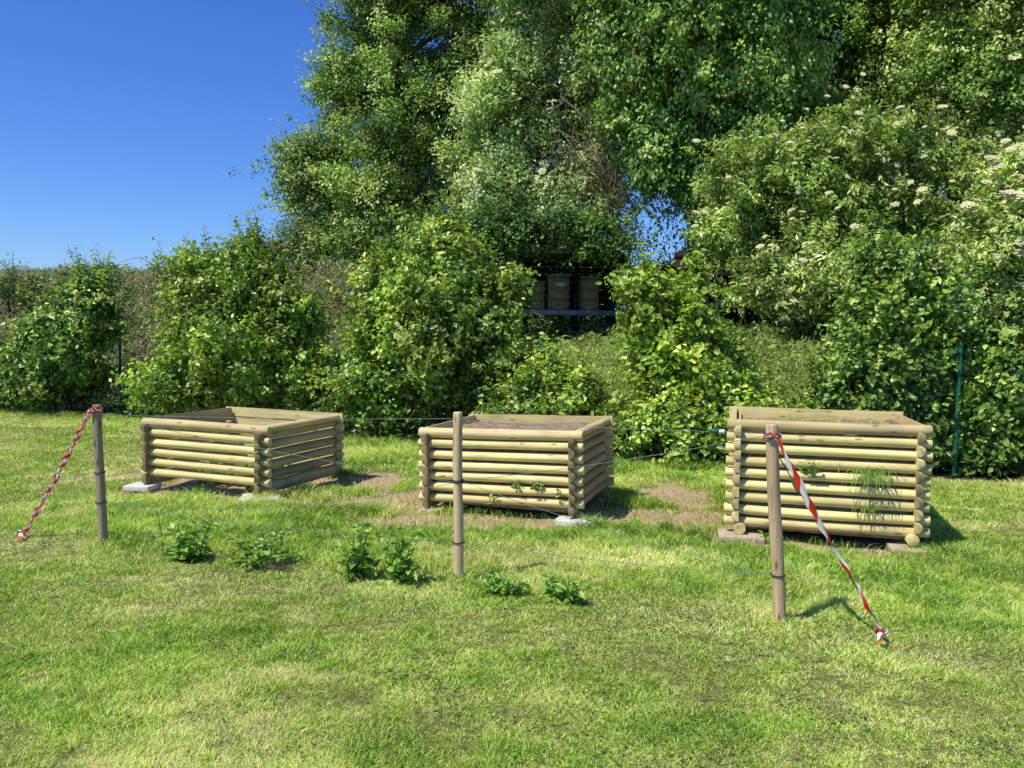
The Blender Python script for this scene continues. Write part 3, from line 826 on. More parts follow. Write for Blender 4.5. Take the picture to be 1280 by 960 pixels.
for (u, v, h, r, ns, lf, lab, sd_) in [
    (238, 700, .26, .15, 24, .07, "dark leafy weed, the leftmost clump between the left and middle posts", 1),
    (330, 706, .22, .21, 34, .068, "wide low weed clump left of the dry grass tuft", 2),
    (444, 722, .36, .10, 17, .078, "tall nettle clump left of its nearly joined twin, before the middle post", 3),
    (500, 727, .34, .11, 18, .078, "tall nettle clump nearest to the middle post on its left", 4),
    (625, 740, .20, .16, 16, .075, "low pale green weed just right of the middle post", 5),
    (708, 750, .17, .13, 13, .075, "small low dark weed, the rightmost one in the lawn", 6)]:
    x, y = gp_(u, v); weed("weed", lab, "weed", x, y, h, r, ns, lf, sd_, group=G)
x, y = gp_(205, 690); weed("weed", "thin nearly bare weed stalk with a few curled leaves beside the left post", "weed", x, y, .36, .02, 1, .05, 7, group=G, stemmat=M_TWIG, per=5)
x, y = gp_(330, 690); weed("weed", "thin wiry weed sprig rising above the wide low clump", "weed", x, y + .05, .33, .05, 2, .035, 8, group=G, stemmat=M_TWIG, per=5)

def tuft(name, label, cat, pos, n, ln, seed, hang=.6, dirn=(0, -1, 0), mat=M_GRASS, wid=.004, spread=.08, tint=(.1, .7), group=None):
    rng = np.random.default_rng(seed); root = np.array(pos)
    V, Fc, tn = [], [], []
    dr = np.array(dirn, float)
    for i in range(n):
        b = np.array([rng.normal() * spread, rng.normal() * .012, rng.normal() * .012]); l = ln * (.5 + .7 * rng.random())
        d0 = unit(dr * (.5 + rng.random() * .7) + np.array([rng.normal() * .5, 0, .9]))
        p = [b]; d = d0.copy(); k = 7
        for s in range(k):
            p.append(p[-1] + d * l / k); d = unit(d + np.array([rng.normal() * .04, 0, -hang * 1.1 / k * (1.5 + s * .35)]))
        sd = unit(np.cross(d0, [rng.normal() * .3, .2, 1])); w_ = wid * (.7 + .6 * rng.random())
        o = len(V)
        for s, q in enumerate(p):
            ww = w_ * (1 - (s / k) ** 2) + .0003
            V += [q - sd * ww / 2, q + sd * ww / 2]
        for s in range(k): Fc.append((o + 2 * s, o + 2 * s + 1, o + 2 * s + 3, o + 2 * s + 2)); tn.append(tint[0] + (tint[1] - tint[0]) * rng.random())
    o = np_mesh(name, np.array(V), [np.array(Fc)], mat, {'tint': ('FACE', np.array(tn))}); o.location = root
    return tag(o, label, cat, group)

def crate_pt(ci, lx, ly, lz):
    c = CR[ci]; a = c['yaw']; z = c['z'] + lz + lx * c['tx'] + ly * c['ty']; lx = lx - lz * c['tx']
    return np.array([c['x'] + lx * math.cos(a) - ly * math.sin(a), c['y'] + lx * math.sin(a) + ly * math.cos(a), z])
fd = (math.sin(CR[2]['yaw']), -math.cos(CR[2]['yaw']), 0)
tuft("grass_tuft", "long-bladed grass tuft hanging out between logs of the tallest crate", "grass tuft", crate_pt(2, .34, -.02, .60), 70, .30, 11, 1.7, fd, mat=M_LEAF_NETTLE, wid=.007, spread=.08, tint=(.1, .7))
tuft("grass_tuft", "short grass tuft low between the logs of the tallest crate", "grass tuft", crate_pt(2, .33, -.02, .32), 34, .15, 12, 1.2, fd, mat=M_LEAF_NETTLE, wid=.006, spread=.04, tint=(0, .6))
weed("seedling", "small leafy seedling sprouting from the tallest crate near its centre", "seedling", *crate_pt(2, -.13, -.045, 0)[:2], .10, .09, 7, .05, 21, z=float(crate_pt(2, 0, 0, .59)[2]), per=3)
weed("seedling", "leafy seedling at the foot of the tallest crate beside the right post", "seedling", *crate_pt(2, -.42, -.16, 0)[:2], .2, .05, 4, .07, 22, z=.0, per=4)
for k, (lx, lz, h_, lab) in enumerate([(.16, .25, .10, "small seedling low on the middle crate, left of two others"), (.37, .27, .09, "small seedling low on the middle crate, between two others"),
                              (.57, .22, .09, "small seedling low on the middle crate near its right corner"), (-.05, .12, .08, "trailing seedling along the bottom log of the middle crate")]):
    p = crate_pt(1, lx, -.045, lz); weed("seedling", lab, "seedling", p[0], p[1], h_, .06, 4, .045, 30 + k, z=float(p[2]), per=3)
x, y = gp_(350, 714); tuft("dry_tuft", "straw-coloured dead grass tuft in front of the wide low weed", "grass tuft", (x, y, .0), 90, .12, 14, .8, (0, -.3, 0), mat=M_STRAW, wid=.004, spread=.05)
for k, (lx, ly) in enumerate([(-.3, .5), (.2, .8), (.35, .35), (-.1, .95)]):
    p = crate_pt(0, lx, ly, 0); weed("weed", "low weed growing inside the lowest crate", "weed", p[0], p[1], .35, .25, 16, .09, 50 + k, group="weeds inside the lowest crate", mat=M_LEAF_NETTLE)
for k, (lx, ly) in enumerate([(-.35, .4), (.1, .7), (.4, .5), (-.2, 1.0)]):
    p = crate_pt(2, lx, ly, .93); tuft("grass_tuft", "sparse grass sprouting on the soil of the tallest crate", "grass tuft", p, 45, .09, 60 + k, .5, (0, 0, 0), wid=.005, spread=.08, tint=(.3, .9), group="sprouts on the soil of the tallest crate")
x, y = gp_(265, 712 - 8)
mb = MB()
for k in range(9):
    a = k * .7; mb.tube([(0, 0, 0), (.012 * math.cos(a), .012 * math.sin(a), .006), (.022 * math.cos(a), .022 * math.sin(a), .002)], [.003, .006, .002], 5)
x, y = gp_(295, 703); o = mb.build("dandelion_flower", M_YELLOW, smooth=True); o.location = (x, y, .06); tag(o, "small yellow flower between the two leftmost weed clumps", "flower")

# ------------------------------------------------------------------ apiary on the bank
def apiary(name, label, u0, u1, vdeck, vroof, Y, hives, dep=.8, side_red=False):
    a = at(u0, vdeck, Y); b = at(u1, vdeck, Y); zt = at((u0 + u1) / 2, vroof, Y)[2]
    cx = (a[0] + b[0]) / 2; w_ = b[0] - a[0]; zd = (a[2] + b[2]) / 2
    gz = float(ground_z(cx, Y))
    root = thing(name, label, "shed", (cx, Y, gz), group="bee sheds on the bank")
    H = zt - zd
    mb = MB()
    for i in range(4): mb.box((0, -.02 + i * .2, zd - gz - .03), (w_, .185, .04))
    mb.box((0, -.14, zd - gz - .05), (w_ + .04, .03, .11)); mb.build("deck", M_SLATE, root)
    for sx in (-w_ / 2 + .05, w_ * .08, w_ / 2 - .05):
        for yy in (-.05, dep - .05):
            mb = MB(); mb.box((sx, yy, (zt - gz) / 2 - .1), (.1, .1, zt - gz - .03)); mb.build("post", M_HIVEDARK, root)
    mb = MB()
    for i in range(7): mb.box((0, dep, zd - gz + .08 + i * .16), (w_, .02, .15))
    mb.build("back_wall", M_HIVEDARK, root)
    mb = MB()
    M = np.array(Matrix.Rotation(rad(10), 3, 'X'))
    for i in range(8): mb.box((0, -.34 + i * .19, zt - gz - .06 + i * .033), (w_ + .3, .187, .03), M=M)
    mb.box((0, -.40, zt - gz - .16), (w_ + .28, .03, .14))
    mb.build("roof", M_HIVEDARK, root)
    if side_red:
        mb = MB()
        for i in range(4): mb.box((-w_ / 2 + .12, -.12, zt - gz - .28 - i * .1), (.16, .02, .095))
        mb.build("red_board", M_HIVERED, root)
    for (hu0, hu1, hv, mat, lab, plate) in hives:
        p = at((hu0 + hu1) / 2, vdeck, Y); ww = (hu1 - hu0) * Y / 1070; hh = at(hu0, hv, Y)[2] - zd
        r = thing("beehive", lab, "beehive", (p[0], Y + .22, zd + .002 - .01), group="hive boxes in the bee sheds")
        nb = 3
        for i in range(nb):
            mb = MB(); mb.box((0, 0, hh * .92 * (i + .5) / nb), (ww * (1 if i != 1 else .985), .42, hh * .92 / nb - .008)); mb.box((0, -.22, hh * .92 * (i + .62) / nb), (ww * .3, .02, .03))
            mb.build("hive_box", mat, r)
        mb = MB(); mb.box((0, 0, hh * .96), (ww + .04, .48, .035)); mb.build("lid", M_SLATE, r)
        mb = MB(); mb.box((0, -.24, .05), (ww * .5, .06, .02)); mb.build("entrance_ledge", M_HIVEPALE, r)
        if plate:
            mb = MB(); mb.box((ww * .1, -.214, hh * .72), (.17, .004, .075)); mb.build("plate", M_WHITEPLASTIC, r)
    return root
apiary("bee_shed", "dark open bee shed on a grey deck between the trees, half hidden by the hedge", 654, 768, 388, 316, 18.0,
       [(660, 680, 350, M_HIVEWOOD, "narrow hive at the left end of the dark bee shed", False),
        (685, 711, 342, M_HIVEWOOD, "tall hive bearing a small white plate in the dark bee shed", True),
        (722, 748, 344, M_HIVEWOOD, "hive right of the dark upright in the bee shed", False)])
apiary("bee_shed", "smaller bee shed with a red board end behind the leafy sapling", 850, 936, 378, 334, 18.2,
       [(862, 884, 352, M_HIVEWOOD, "left hive in the smaller bee shed", False),
        (900, 930, 352, M_HIVEPALE, "pale hive at the right end of the smaller bee shed", False)], side_red=True)

# ------------------------------------------------------------------ green wire fence behind the hedge
fx = [-16, -13, -10.4, -7.3, -4.8, -2.2, .4, 2.35, 5.27, 8.0, 10.5]
root = thing("wire_fence", "green coated wire mesh fence with thin posts running through the hedge", "fence", (fx[0], float(hedge_y(fx[0])) + .6, 0))
org = np.array(root.location)
FP = [np.array([x, hedge_y(x) + (1.15 if x < 4 else .62 if x < 6 else .75), float(ground_z(x, hedge_y(x) + .6))]) for x in fx]
for p in FP:
    mb = MB(); mb.tube(np.array([p + [0, 0, -.2], p + [0, 0, 1.58], p + [0, 0, 1.6]]) - org, [.024, .024, .015], 10)
    o = mb.build("post", M_FENCEGREEN, root); smooth_by_angle(o)
for a, b in zip(FP[:-1], FP[1:]):
    mb = MB()
    for z in np.arange(.08, 1.5, .1): mb.tube(np.array([a + [0, 0, z], b + [0, 0, z]]) - org, .0017, 3, cap=False)
    nn = int(np.linalg.norm(b - a) / .1)
    for i in range(1, nn):
        q = a + (b - a) * i / nn; mb.tube(np.array([q + [0, .004, .05], q + [0, .004, 1.5]]) - org, .0013, 3, cap=False)
    mb.build("wire_panel", M_FENCEGREEN, root)

# ------------------------------------------------------------------ hedge shrubs
HG = "shrubs forming the hedge behind the crates"
S = [
 ("hedge_shrub", "dark bushy shrub at the far left end of the hedge", 14.9+.9, [(-50, 465, 50, 55), (-90, 450, 60, 80)], M_LEAF_HEDGE2, 1, 150),
 ("hedge_shrub", "large-leaved dark shrub between the left frame edge and the dark fence post", 15.6, [(82, 458, 62, 56), (112, 392, 30, 38), (108, 360, 16, 18), (28, 475, 40, 40), (60, 415, 30, 30)], M_LEAF_HEDGE2, 2, 230),
 ("hedge_shrub", "broad rounded shrub with a pointed top behind the lowest crate", 13.9, [(290, 435, 84, 70), (258, 368, 42, 38), (240, 338, 17, 16), (335, 356, 36, 38), (318, 322, 18, 18), (225, 485, 62, 26), (365, 462, 50, 54), (385, 400, 26, 32)], M_LEAF_HEDGE, 3, 330),
 ("hedge_shrub", "tall bright green shrub between the lowest and the middle crate", 12.6, [(540, 420, 88, 78), (550, 340, 50, 42), (560, 302, 26, 20), (472, 480, 46, 56), (616, 462, 52, 60), (492, 366, 34, 34), (610, 372, 34, 38), (458, 400, 22, 30)], M_LEAF_HEDGE, 4, 380),
 ("hedge_shrub", "low loose shrub right behind the middle crate", 11.7, [(690, 515, 48, 52), (655, 540, 46, 42), (750, 560, 46, 34)], M_LEAF_HEDGE, 5, 190),
 ("hedge_shrub", "yellow-green sapling standing up between the two bee sheds", 11.3, [(866, 405, 22, 34), (868, 358, 8, 16), (850, 455, 46, 34), (808, 395, 16, 32), (802, 356, 8, 14), (905, 468, 28, 38)], M_LEAF_LIME, 6, 190),
 ("hedge_shrub", "spreading lime-green shrub low between the middle and the tallest crate", 11.0, [(862, 545, 70, 46), (930, 548, 46, 36), (800, 550, 46, 34)], M_LEAF_HEDGE, 7, 230),
 ("hedge_shrub", "low shrub peeping over the back of the tallest crate", 10.9, [(990, 545, 50, 26), (1045, 525, 40, 36)], M_LEAF_HEDGE, 8, 150),
 ("hedge_shrub", "tall hedge shrub rising behind the right end of the tallest crate", 10.7, [(1120, 400, 60, 62), (1122, 340, 32, 32), (1085, 475, 55, 62), (1150, 480, 44, 66), (1110, 555, 60, 45), (1160, 565, 44, 42), (1170, 400, 26, 34)], M_LEAF_HEDGE2, 9, 360),
 ("hedge_shrub", "dense shrub right of the green fence post at the right frame edge", 10.3, [(1255, 485, 50, 62), (1290, 440, 46, 44), (1240, 565, 40, 38), (1300, 540, 60, 55), (1236, 430, 24, 26)], M_LEAF_HEDGE2, 10, 280),
 ("hedge_shrub", "shrub continuing the hedge beyond the right frame edge", 10.0, [(1400, 490, 70, 85), (1390, 400, 50, 50)], M_LEAF_HEDGE2, 11, 120),
]
for nm, lab, Y, bl, mt, sd_, nc in S:
    bs = [blob(u, v, Y, ru, rv) for u, v, ru, rv in bl]
    b0 = at(bl[0][0], 500, Y)
    small = nc < 200
    tall = mt is M_LEAF_LIME
    plant(nm, lab, "shrub", (b0[0], Y, 0), bs, 200 + sd_, mt, nclump=nc, tips=11, per=12, cr_=.29, twig=.28, leaf=.078 if not tall else .088, lw=.66,
          stems=7 if not tall else 3, stem_r=.022, group=HG, up=.45, droop=.35, spread=.035, split=.08, lump=.5, inner=.55, shoots=26, tintshift=.0)

# ------------------------------------------------------------------ elders
def umbels(root, C, D, n, seed, size=.06, big=1.):
    rng = np.random.default_rng(seed); base = np.array(root.location)
    mb = MB(); V = []
    proto = None
    front = np.nonzero((D[:, 1] < .05) & (D[:, 2] > -.2))[0]
    sel = rng.choice(front, min(n, len(front)), replace=False)
    for s in sel:
        if proto is None:
            m2 = MB()
            for k in range(46):
                a = k * 2.4; r = size * math.sqrt((k + .5) / 46); z = -.22 * r * r / size + rng.normal() * .004
                c = np.array([r * math.cos(a), r * math.sin(a), z]); q = .010 + .006 * rng.random()
                m2.add(c + np.array([[q, 0, 0], [0, q, 0], [-q, 0, 0], [0, -q, 0], [0, 0, .007]]), [(0, 1, 4), (1, 2, 4), (2, 3, 4), (3, 0, 4)])
                if k % 6 == 0: m2.tube([(0, 0, -.09), tuple(c)], .0016, 3, cap=False)
            proto = m2.build("flower_head", M_FLOWER, root); o = proto
        else:
            o = proto.copy(); col.objects.link(o); o.parent = root
        p = C[s] + D[s] * .36 + np.array([0, -.12, .05]) + rng.normal(size=3) * .08
        o.location = p - base; o.rotation_euler = (rng.normal() * .25 + .6, rng.normal() * .25 - .2, 0)
        k = (.6 + .9 * rng.random()) * big; o.scale = (k, k * (.8 + .3 * rng.random()), k)
EG = "elder bushes on the bank"
for lab, Y, bl, sd_, nc, nf, ts in [
  ("large rounded elder with scattered cream flower heads above the tallest crate", 16.0, [(1020, 235, 80, 70), (950, 225, 62, 55), (1080, 200, 80, 70), (1130, 270, 90, 70), (1000, 300, 70, 60), (905, 290, 25, 30), (1180, 235, 60, 60)], 1, 620, 84, .05),
  ("elder full of cream blossom at the right frame edge", 14.0, [(1250, 320, 70, 70), (1290, 250, 60, 60), (1240, 400, 60, 50), (1320, 350, 60, 80)], 2, 330, 98, .25),
  ("low pale green elder bough spreading over the bank below the large elder", 14.6, [(1010, 345, 72, 34), (1080, 350, 60, 40), (960, 360, 34, 24), (1150, 360, 50, 50)], 3, 230, 10, .12)]:
    bs = [blob(u, v, Y, ru, rv) for u, v, ru, rv in bl]
    b0 = at(bl[0][0] + 40, 400, Y)
    root, C, D = plant("elder_bush", lab, "bush", (b0[0], Y + .6, 0), bs, 300 + sd_, M_LEAF_ELDER, nclump=int(nc * .7), tips=12, per=15, cr_=.36, twig=.26, leaf=.095, lw=.42,
          stems=4, stem_r=.06, group=EG, up=.4, droop=.5, spread=.04, split=.2, lump=.35, inner=.35, tintshift=ts, crown_name='crown', shoots=6)
    umbels(root, C, D, nf, 400 + sd_, big=1.45 if sd_ == 2 else .95)

# ------------------------------------------------------------------ trees
TG = "tall trees behind the bank"
TREES = [
 ("broadleaf_tree", "tall fine-leaved olive green tree, leftmost, reaching into the open sky", 24, [(518, 120, 84, 105), (480, 215, 80, 80), (395, 232, 54, 38), (560, 230, 90, 90), (448, 20, 46, 52), (525, -50, 115, 105), (430, 110, 34, 44), (430, 285, 70, 45), (600, 60, 80, 110), (600, -150, 140, 120), (385, 200, 28, 22), (520, 300, 80, 40)],
  M_LEAF_OLIVE, 1, 800, .088, .46, 520, .05),
 ("broadleaf_tree", "pale silvery green tree in the middle of the tree line, dead twigs hanging beneath", 21.5, [(680, 40, 70, 85), (640, 150, 60, 90), (735, 90, 60, 90), (620, 250, 60, 60), (700, 260, 55, 40), (690, -80, 110, 100), (760, 0, 60, 80), (740, 290, 40, 30), (660, 305, 50, 24), (715, 200, 50, 50), (740, 245, 44, 40)],
  M_LEAF_PALE, 2, 640, .09, .48, 690, .18),
 ("maple_tree", "dark glossy tree with drooping leaf sprays left of the large elder", 19.5, [(860, 60, 85, 95), (840, 160, 50, 60), (930, 140, 80, 80), (890, 230, 45, 50), (800, 90, 50, 70), (950, 30, 70, 90), (880, -70, 130, 100), (905, 300, 36, 34), (815, 185, 24, 34)],
  M_LEAF_DARK, 3, 520, .112, .42, 915, .1),
 ("broadleaf_tree", "dark tree with small sky gaps in the top right corner", 22.5, [(1060, 60, 90, 70), (1150, 30, 90, 90), (1010, 110, 50, 60), (1110, -70, 150, 100), (1000, -10, 60, 50), (1150, 130, 110, 50), (960, 250, 60, 100), (1040, 200, 70, 80)],
  M_LEAF_DARK, 4, 460, .10, .5, 1060, .02),
 ("broadleaf_tree", "olive green tree with yellowish sprays along the right frame edge", 19.0, [(1230, 120, 70, 60), (1180, 70, 60, 50), (1280, 60, 80, 90), (1210, 190, 60, 40), (1330, 150, 90, 110), (1260, -40, 120, 80)],
  M_LEAF_OLIVE, 5, 430, .095, .45, 1260, .15),
]
for nm, lab, Y, bl, mt, sd_, nc, lf, crr, tu, ts in TREES:
    bs = [blob(u, v, Y, ru, rv, ry=max(ru * .9, 40) * Y / 1070) for u, v, ru, rv in bl]
    b0 = at(tu, 380, Y)
    tr_ = plant(nm, lab, "tree", (b0[0], Y, 0), bs, 500 + sd_, mt, nclump=nc, tips=26, per=17, cr_=crr * 1.35, twig=.34, zf=.7 if nm != 'maple_tree' else 1.25, leaf=lf, lw=.6, stems=1, stem_r=.26,
          group=TG, up=.1 if nm != 'maple_tree' else -.1, droop=.5 if nm != 'maple_tree' else 1.1, spread=.08, split=.12, lump=.5, inner=.7, rich=False,
          crown_name='crown', stem_name='trunk', tintshift=ts, shoots=8, backkeep=.6, limbs_max=420)
    if sd_ in (2, 5): umbels(*tr_, 95 if sd_ == 2 else 70, 450 + sd_, big=1.5)

# understorey behind the bee sheds and on the crest
UG = "dark bushes filling the gap under the trees"
for lab, Y, bl, sd_, nc, mt, ts in [
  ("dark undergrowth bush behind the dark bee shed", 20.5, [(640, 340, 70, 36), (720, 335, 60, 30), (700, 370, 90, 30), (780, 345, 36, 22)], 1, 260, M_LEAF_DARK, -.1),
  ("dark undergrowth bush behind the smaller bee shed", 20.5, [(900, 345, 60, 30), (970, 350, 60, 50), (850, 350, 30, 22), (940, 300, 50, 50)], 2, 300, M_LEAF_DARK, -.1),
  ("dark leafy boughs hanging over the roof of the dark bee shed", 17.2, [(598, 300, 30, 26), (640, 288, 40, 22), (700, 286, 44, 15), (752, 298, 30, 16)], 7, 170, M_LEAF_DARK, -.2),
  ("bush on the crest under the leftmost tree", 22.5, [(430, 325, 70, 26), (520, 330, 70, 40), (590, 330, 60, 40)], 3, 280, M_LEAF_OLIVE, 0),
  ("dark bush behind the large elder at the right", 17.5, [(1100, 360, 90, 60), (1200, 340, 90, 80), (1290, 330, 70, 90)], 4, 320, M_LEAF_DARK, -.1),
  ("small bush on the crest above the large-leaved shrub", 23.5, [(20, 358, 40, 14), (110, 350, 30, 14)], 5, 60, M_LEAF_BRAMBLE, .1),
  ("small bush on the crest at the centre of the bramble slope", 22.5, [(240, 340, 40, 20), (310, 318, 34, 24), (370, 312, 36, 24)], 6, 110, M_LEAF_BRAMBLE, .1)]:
    bs = [blob(u, v, Y, ru, rv, ry=30 * Y / 1070) for u, v, ru, rv in bl]
    b0 = at(bl[0][0], 380, Y)
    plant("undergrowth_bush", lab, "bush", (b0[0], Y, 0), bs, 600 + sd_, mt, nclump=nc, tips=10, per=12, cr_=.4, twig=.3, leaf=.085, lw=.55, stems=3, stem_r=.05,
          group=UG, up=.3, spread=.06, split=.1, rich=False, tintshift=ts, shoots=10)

# dead hanging twigs in the middle tree
rng = np.random.default_rng(77); mb = MB(); o0 = at(740, 200, 19.6)
for k in range(230):
    u = 745 + rng.normal() * 36; v = 190 + rng.normal() * 34
    a = at(u, v, 20.0 + rng.normal() * .4); d = unit(np.array([.35 + rng.normal() * .5, rng.normal() * .3, -.9 + rng.normal() * .4])); l = .3 + rng.random() * .9
    mb.tube(bez(a, a + d * l * .5 + rng.normal(size=3) * .08, a + d * l + np.array([.1, 0, -.12]), 5) - o0, np.linspace(.007, .0025, 5), 3, cap=False)
for (u0, v0, u1, v1) in [(700, 120, 835, 300), (760, 200, 845, 290), (770, 230, 800, 320), (690, 160, 790, 260)]:
    a = at(u0, v0, 20.3); b = at(u1, v1, 19.9)
    mb.tube(bez(a, (a + b) / 2 + np.array([.3, 0, .4]), b, 12) - o0, np.linspace(.018, .006, 12), 5, cap=False)
    for q in range(26):
        t_ = .3 + .7 * rng.random(); s = bez(a, (a + b) / 2 + np.array([.3, 0, .4]), b, 50)[int(t_ * 49)]
        d = unit(np.array([rng.normal(), rng.normal() * .4, -.5 + rng.normal() * .7])); l = .25 + .5 * rng.random()
        mb.tube(np.array([s, s + d * l * .5, s + d * l + [0, 0, -.08]]) - o0, [.008, .005, .002], 3, cap=False)
o = mb.build("dead_branch", M_DRY); o.location = o0
tag(o, "bundle of dead brown branches drooping from the middle tree beside the sky gap", "branch")

# ------------------------------------------------------------------ bramble slope, weeds and undergrowth on the bank
def scatter(name, label, cat, x0, x1, f0, f1, n, h, leaf, mat, seed, lw=.5, cond=None, vert=.5, up=.9, tintshift=0, clump=1.2, fade=False):
    rng = np.random.default_rng(seed)
    x = rng.uniform(x0, x1, n); y = hedge_y(x) + rng.uniform(f0, f1, n)
    if cond is not None: k = cond(x, y, rng); x, y = x[k], y[k]; n = len(x)
    hm = h * (.35 + 1.1 * fbm(x * clump, y * clump, seed=seed, o=3))
    if fade: hm = hm * (1 - .62 * sstep(14.3, 16.3, y))
    z = ground_z(x, y) + hm * (rng.random(n) ** .6)
    d = rng.normal(size=(n, 3)); d[:, 2] = d[:, 2] * .5 + vert
    Nn = rng.normal(size=(n, 3)) * .5 + np.array([0, -.35, up])
    L = leaf * (.6 + .8 * rng.random(n))
    tint = np.clip(fbm(x * .8, y * .8, seed=seed + 1) * .6 + rng.random(n) * .5 - .05 + tintshift, 0, 1)
    o = leaf_mesh(name, np.stack([x, y, z], -1), d, Nn, L, L * lw, mat, tint, rich=False)
    return tag(o, label, cat, kind='stuff')
scatter("undergrowth", "low mixed undergrowth covering the bank behind the hedge", "undergrowth", -22, 12, .3, 16, 150000, .45, .085, M_LEAF_COVER, 1)
scatter("bank_weeds", "fine pale green weeds covering the slope below the bee sheds", "weeds", -2.2, 5.2, 1.2, 6.8, 150000, 1.05, .07, M_LEAF_BANK, 2, fade=True, lw=.28, vert=1.1, clump=2.2, tintshift=.1)
scatter("bank_nettles", "taller broad-leaved weeds mixed into the slope below the bee sheds", "weeds", -2.5, 5.5, 1.2, 6.2, 13000, 1.2, .10, M_LEAF_HEDGE, 12, fade=True, lw=.45, vert=.3, clump=2.6)
scatter("bramble_leaves", "small bramble leaves over the left slope", "bramble", -20, -2.2, 2.6, 13, 120000, .95, .07, M_LEAF_BRAMBLE, 3, lw=.6, tintshift=.1)
rng = np.random.default_rng(9); V = []; Fq = []
nC = 4200; K = 8
x = rng.uniform(-20, -2.2, nC); y = hedge_y(x) + rng.uniform(3, 11.5, nC)
P0 = np.stack([x, y, ground_z(x, y) + rng.random(nC) * .5], -1)
th = rng.random(nC) * 6.28; ln = .5 + 1.1 * rng.random(nC); hh = .1 + .45 * rng.random(nC)
t = np.linspace(0, 1, K)
P = P0[:, None] + np.stack([np.cos(th)[:, None] * ln[:, None] * t, np.sin(th)[:, None] * ln[:, None] * t, hh[:, None] * np.sin(t * math.pi * .95)[None]], -1) + rng.normal(size=(nC, K, 3)) * .03
r = (.004 + .006 * rng.random(nC))[:, None, None]
offs = [np.array([1, 0, 0]), np.array([-.5, 0, .87]), np.array([-.5, .2, -.87])]
R3 = np.stack([P + r * o_ for o_ in offs], 2)          # nC,K,3,3
idx = np.arange(nC * K * 3).reshape(nC, K, 3)
fc = np.concatenate([np.stack([idx[:, :-1, j], idx[:, :-1, (j + 1) % 3], idx[:, 1:, (j + 1) % 3], idx[:, 1:, j]], -1).reshape(-1, 4) for j in range(3)])
o = np_mesh("bramble_canes", R3.reshape(-1, 3), [fc], M_CANE); tag(o, "tangle of dry reddish brown bramble canes over the left slope", "bramble", kind='stuff')

# ------------------------------------------------------------------ lawn
rng = np.random.default_rng(5)
def lawn_points(n_target):
    X, Yy = [], []
    while sum(map(len, X)) < n_target:
        n = 400000
        u = rng.random(n)
        y = 2.5 * (19 / 2.5) ** u                       # log-uniform: ~1/y per metre
        hw = .64 * y + 2.3
        x = (rng.random(n) * 2 - 1) * hw
        k = rng.random(n) < (hw / y) / (hw / y).max()    # weight: width already grows with y -> density ~ 1/y^2
        k &= (y < hedge_y(x) + .35) & (x > -14) & (x < 11)
        cd = crate_dist(x, y); k &= cd > -.05
        dm = dirt_mask(x, y)
        k &= rng.random(n) > dm * .9
        gd = fbm(x * 7, y * 7, seed=91, o=2); k &= rng.random(n) < .45 + 1.1 * gd
        X.append(x[k]); Yy.append(y[k])
    return np.concatenate(X)[:n_target], np.concatenate(Yy)[:n_target]
NB = 1150000
x, y = lawn_points(NB)
near_crate = np.exp(-np.maximum(crate_dist(x, y), 0) / .22)
hd = hedge_y(x) - y
zone = sstep(.05, .5, y - (5.35 - .321 * x)) * sstep(-4.6, -3.2, x) * sstep(4.2, 2.6, x)
longf = .45 * sstep(1.4, -.2, hd) + .55 * near_crate + .42 * zone * (.5 + fbm(x * 3, y * 3, seed=44, o=2))
for P in POSTS: longf = np.maximum(longf, .9 * np.exp(-(((x - P['p'][0]) ** 2 + (y - P['p'][1]) ** 2)) / .02))
pt = fbm(x * 1.1, y * 1.1, seed=51, o=4); pt2 = fbm(x * 4.5, y * 4.5, seed=61, o=3)
lush = sstep(.38, .62, pt * .6 + pt2 * .4)
dry = sstep(.5, .7, fbm(x * .9 + 9, y * 1.6 + 3, seed=71, o=4) * .7 + pt2 * .3)
tuf = fbm(x * 13, y * 13, seed=15, o=2)
L = (.022 + .018 * rng.random(NB)) * (.6 + .8 * tuf) * (1 - .45 * dirt_mask(x, y)) * (.75 + .55 * lush) * (1 + 2.2 * longf) * (y / 4.5) ** .18
W = .0032 * (.7 + .6 * rng.random(NB)) * (np.maximum(y, 3) / 3.3) ** .62
z = ground_z(x, y) - .012
th = rng.random(NB) * 6.28 + 0
sw = fbm(x * 2.5, y * 2.5, seed=81, o=2) * 9
lean = .5 + 1.0 * rng.random(NB)
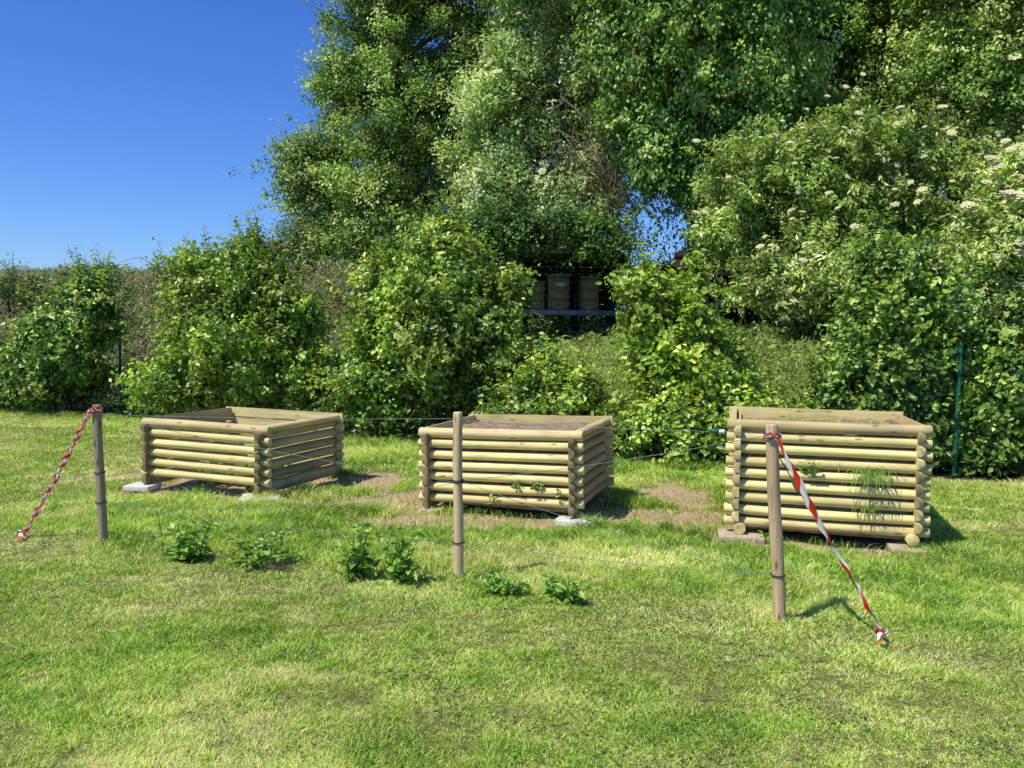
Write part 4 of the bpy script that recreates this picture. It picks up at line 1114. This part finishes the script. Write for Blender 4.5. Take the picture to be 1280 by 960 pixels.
dx = np.cos(th) * .85 + np.cos(sw) * .14; dy = np.sin(th) * .85 + np.sin(sw) * .14
H = np.stack([dx * lean, dy * lean, 0 * dx], -1)
B = np.stack([x, y, z], -1)
Md = B + (H * .35 + np.array([0, 0, .62])) * L[:, None]
Tp = B + (H * .95 + np.array([0, 0, .85])) * L[:, None]
sa = rng.random(NB) * 6.28; Sd = np.stack([np.cos(sa), np.sin(sa), 0 * sa], -1) * W[:, None] / 2
V = np.stack([B - Sd, B + Sd, Md + Sd * .85, Md - Sd * .85, Tp], 1).reshape(-1, 3)
i = np.arange(NB)[:, None] * 5
q4 = i + np.array([[0, 1, 2, 3]]); q3 = i + np.array([[3, 2, 4]])
tint = np.clip(.33 - .5 * (fbm(x * 6, y * 6, seed=19, o=3) - .5) + .22 * (1 - lush) + .34 * dry + rng.normal(size=NB) * .21 - .12 * near_crate - .10 * zone, 0, 1)
dry = np.maximum(dry * (1 - .6 * zone), .8 * np.exp(-((y - (5.15 - .321 * x)) / .3) ** 2) * sstep(.4, .6, fbm(x * 1.6, y * 1.6, seed=23, o=3)))
straw = rng.random(NB) < .07 + .38 * dry
tint = np.where(straw, .8 + .2 * rng.random(NB), tint)
o = np_mesh("lawn_grass", V, [q4, q3], M_GRASS, {'tint': ('FACE', np.concatenate([tint, tint]))})
tag(o, "short mown lawn grass with dry straw patches", "grass", kind='stuff')
# broad-leaved clover and dandelion leaves among the blades
n = 60000
x, y = lawn_points(n)
k = fbm(x * 2.3, y * 2.3, seed=33, o=3) + rng.random(n) * .12 > .62; x, y = x[k], y[k]; n = len(x)
d = rng.normal(size=(n, 3)); d[:, 2] = .15
Lc = (.010 + .013 * rng.random(n)) * (y / 4) ** .5
o = leaf_mesh("clover", np.stack([x, y, ground_z(x, y) + .012 + .02 * rng.random(n)], -1), d, rng.normal(size=(n, 3)) * .3 + np.array([0, 0, 1]), Lc, Lc * .75, M_GRASS,
              np.clip(.12 + rng.normal(size=n) * .1, 0, 1), rich=False)
tag(o, "small dark clover leaves in patches of the lawn", "clover", kind='stuff')
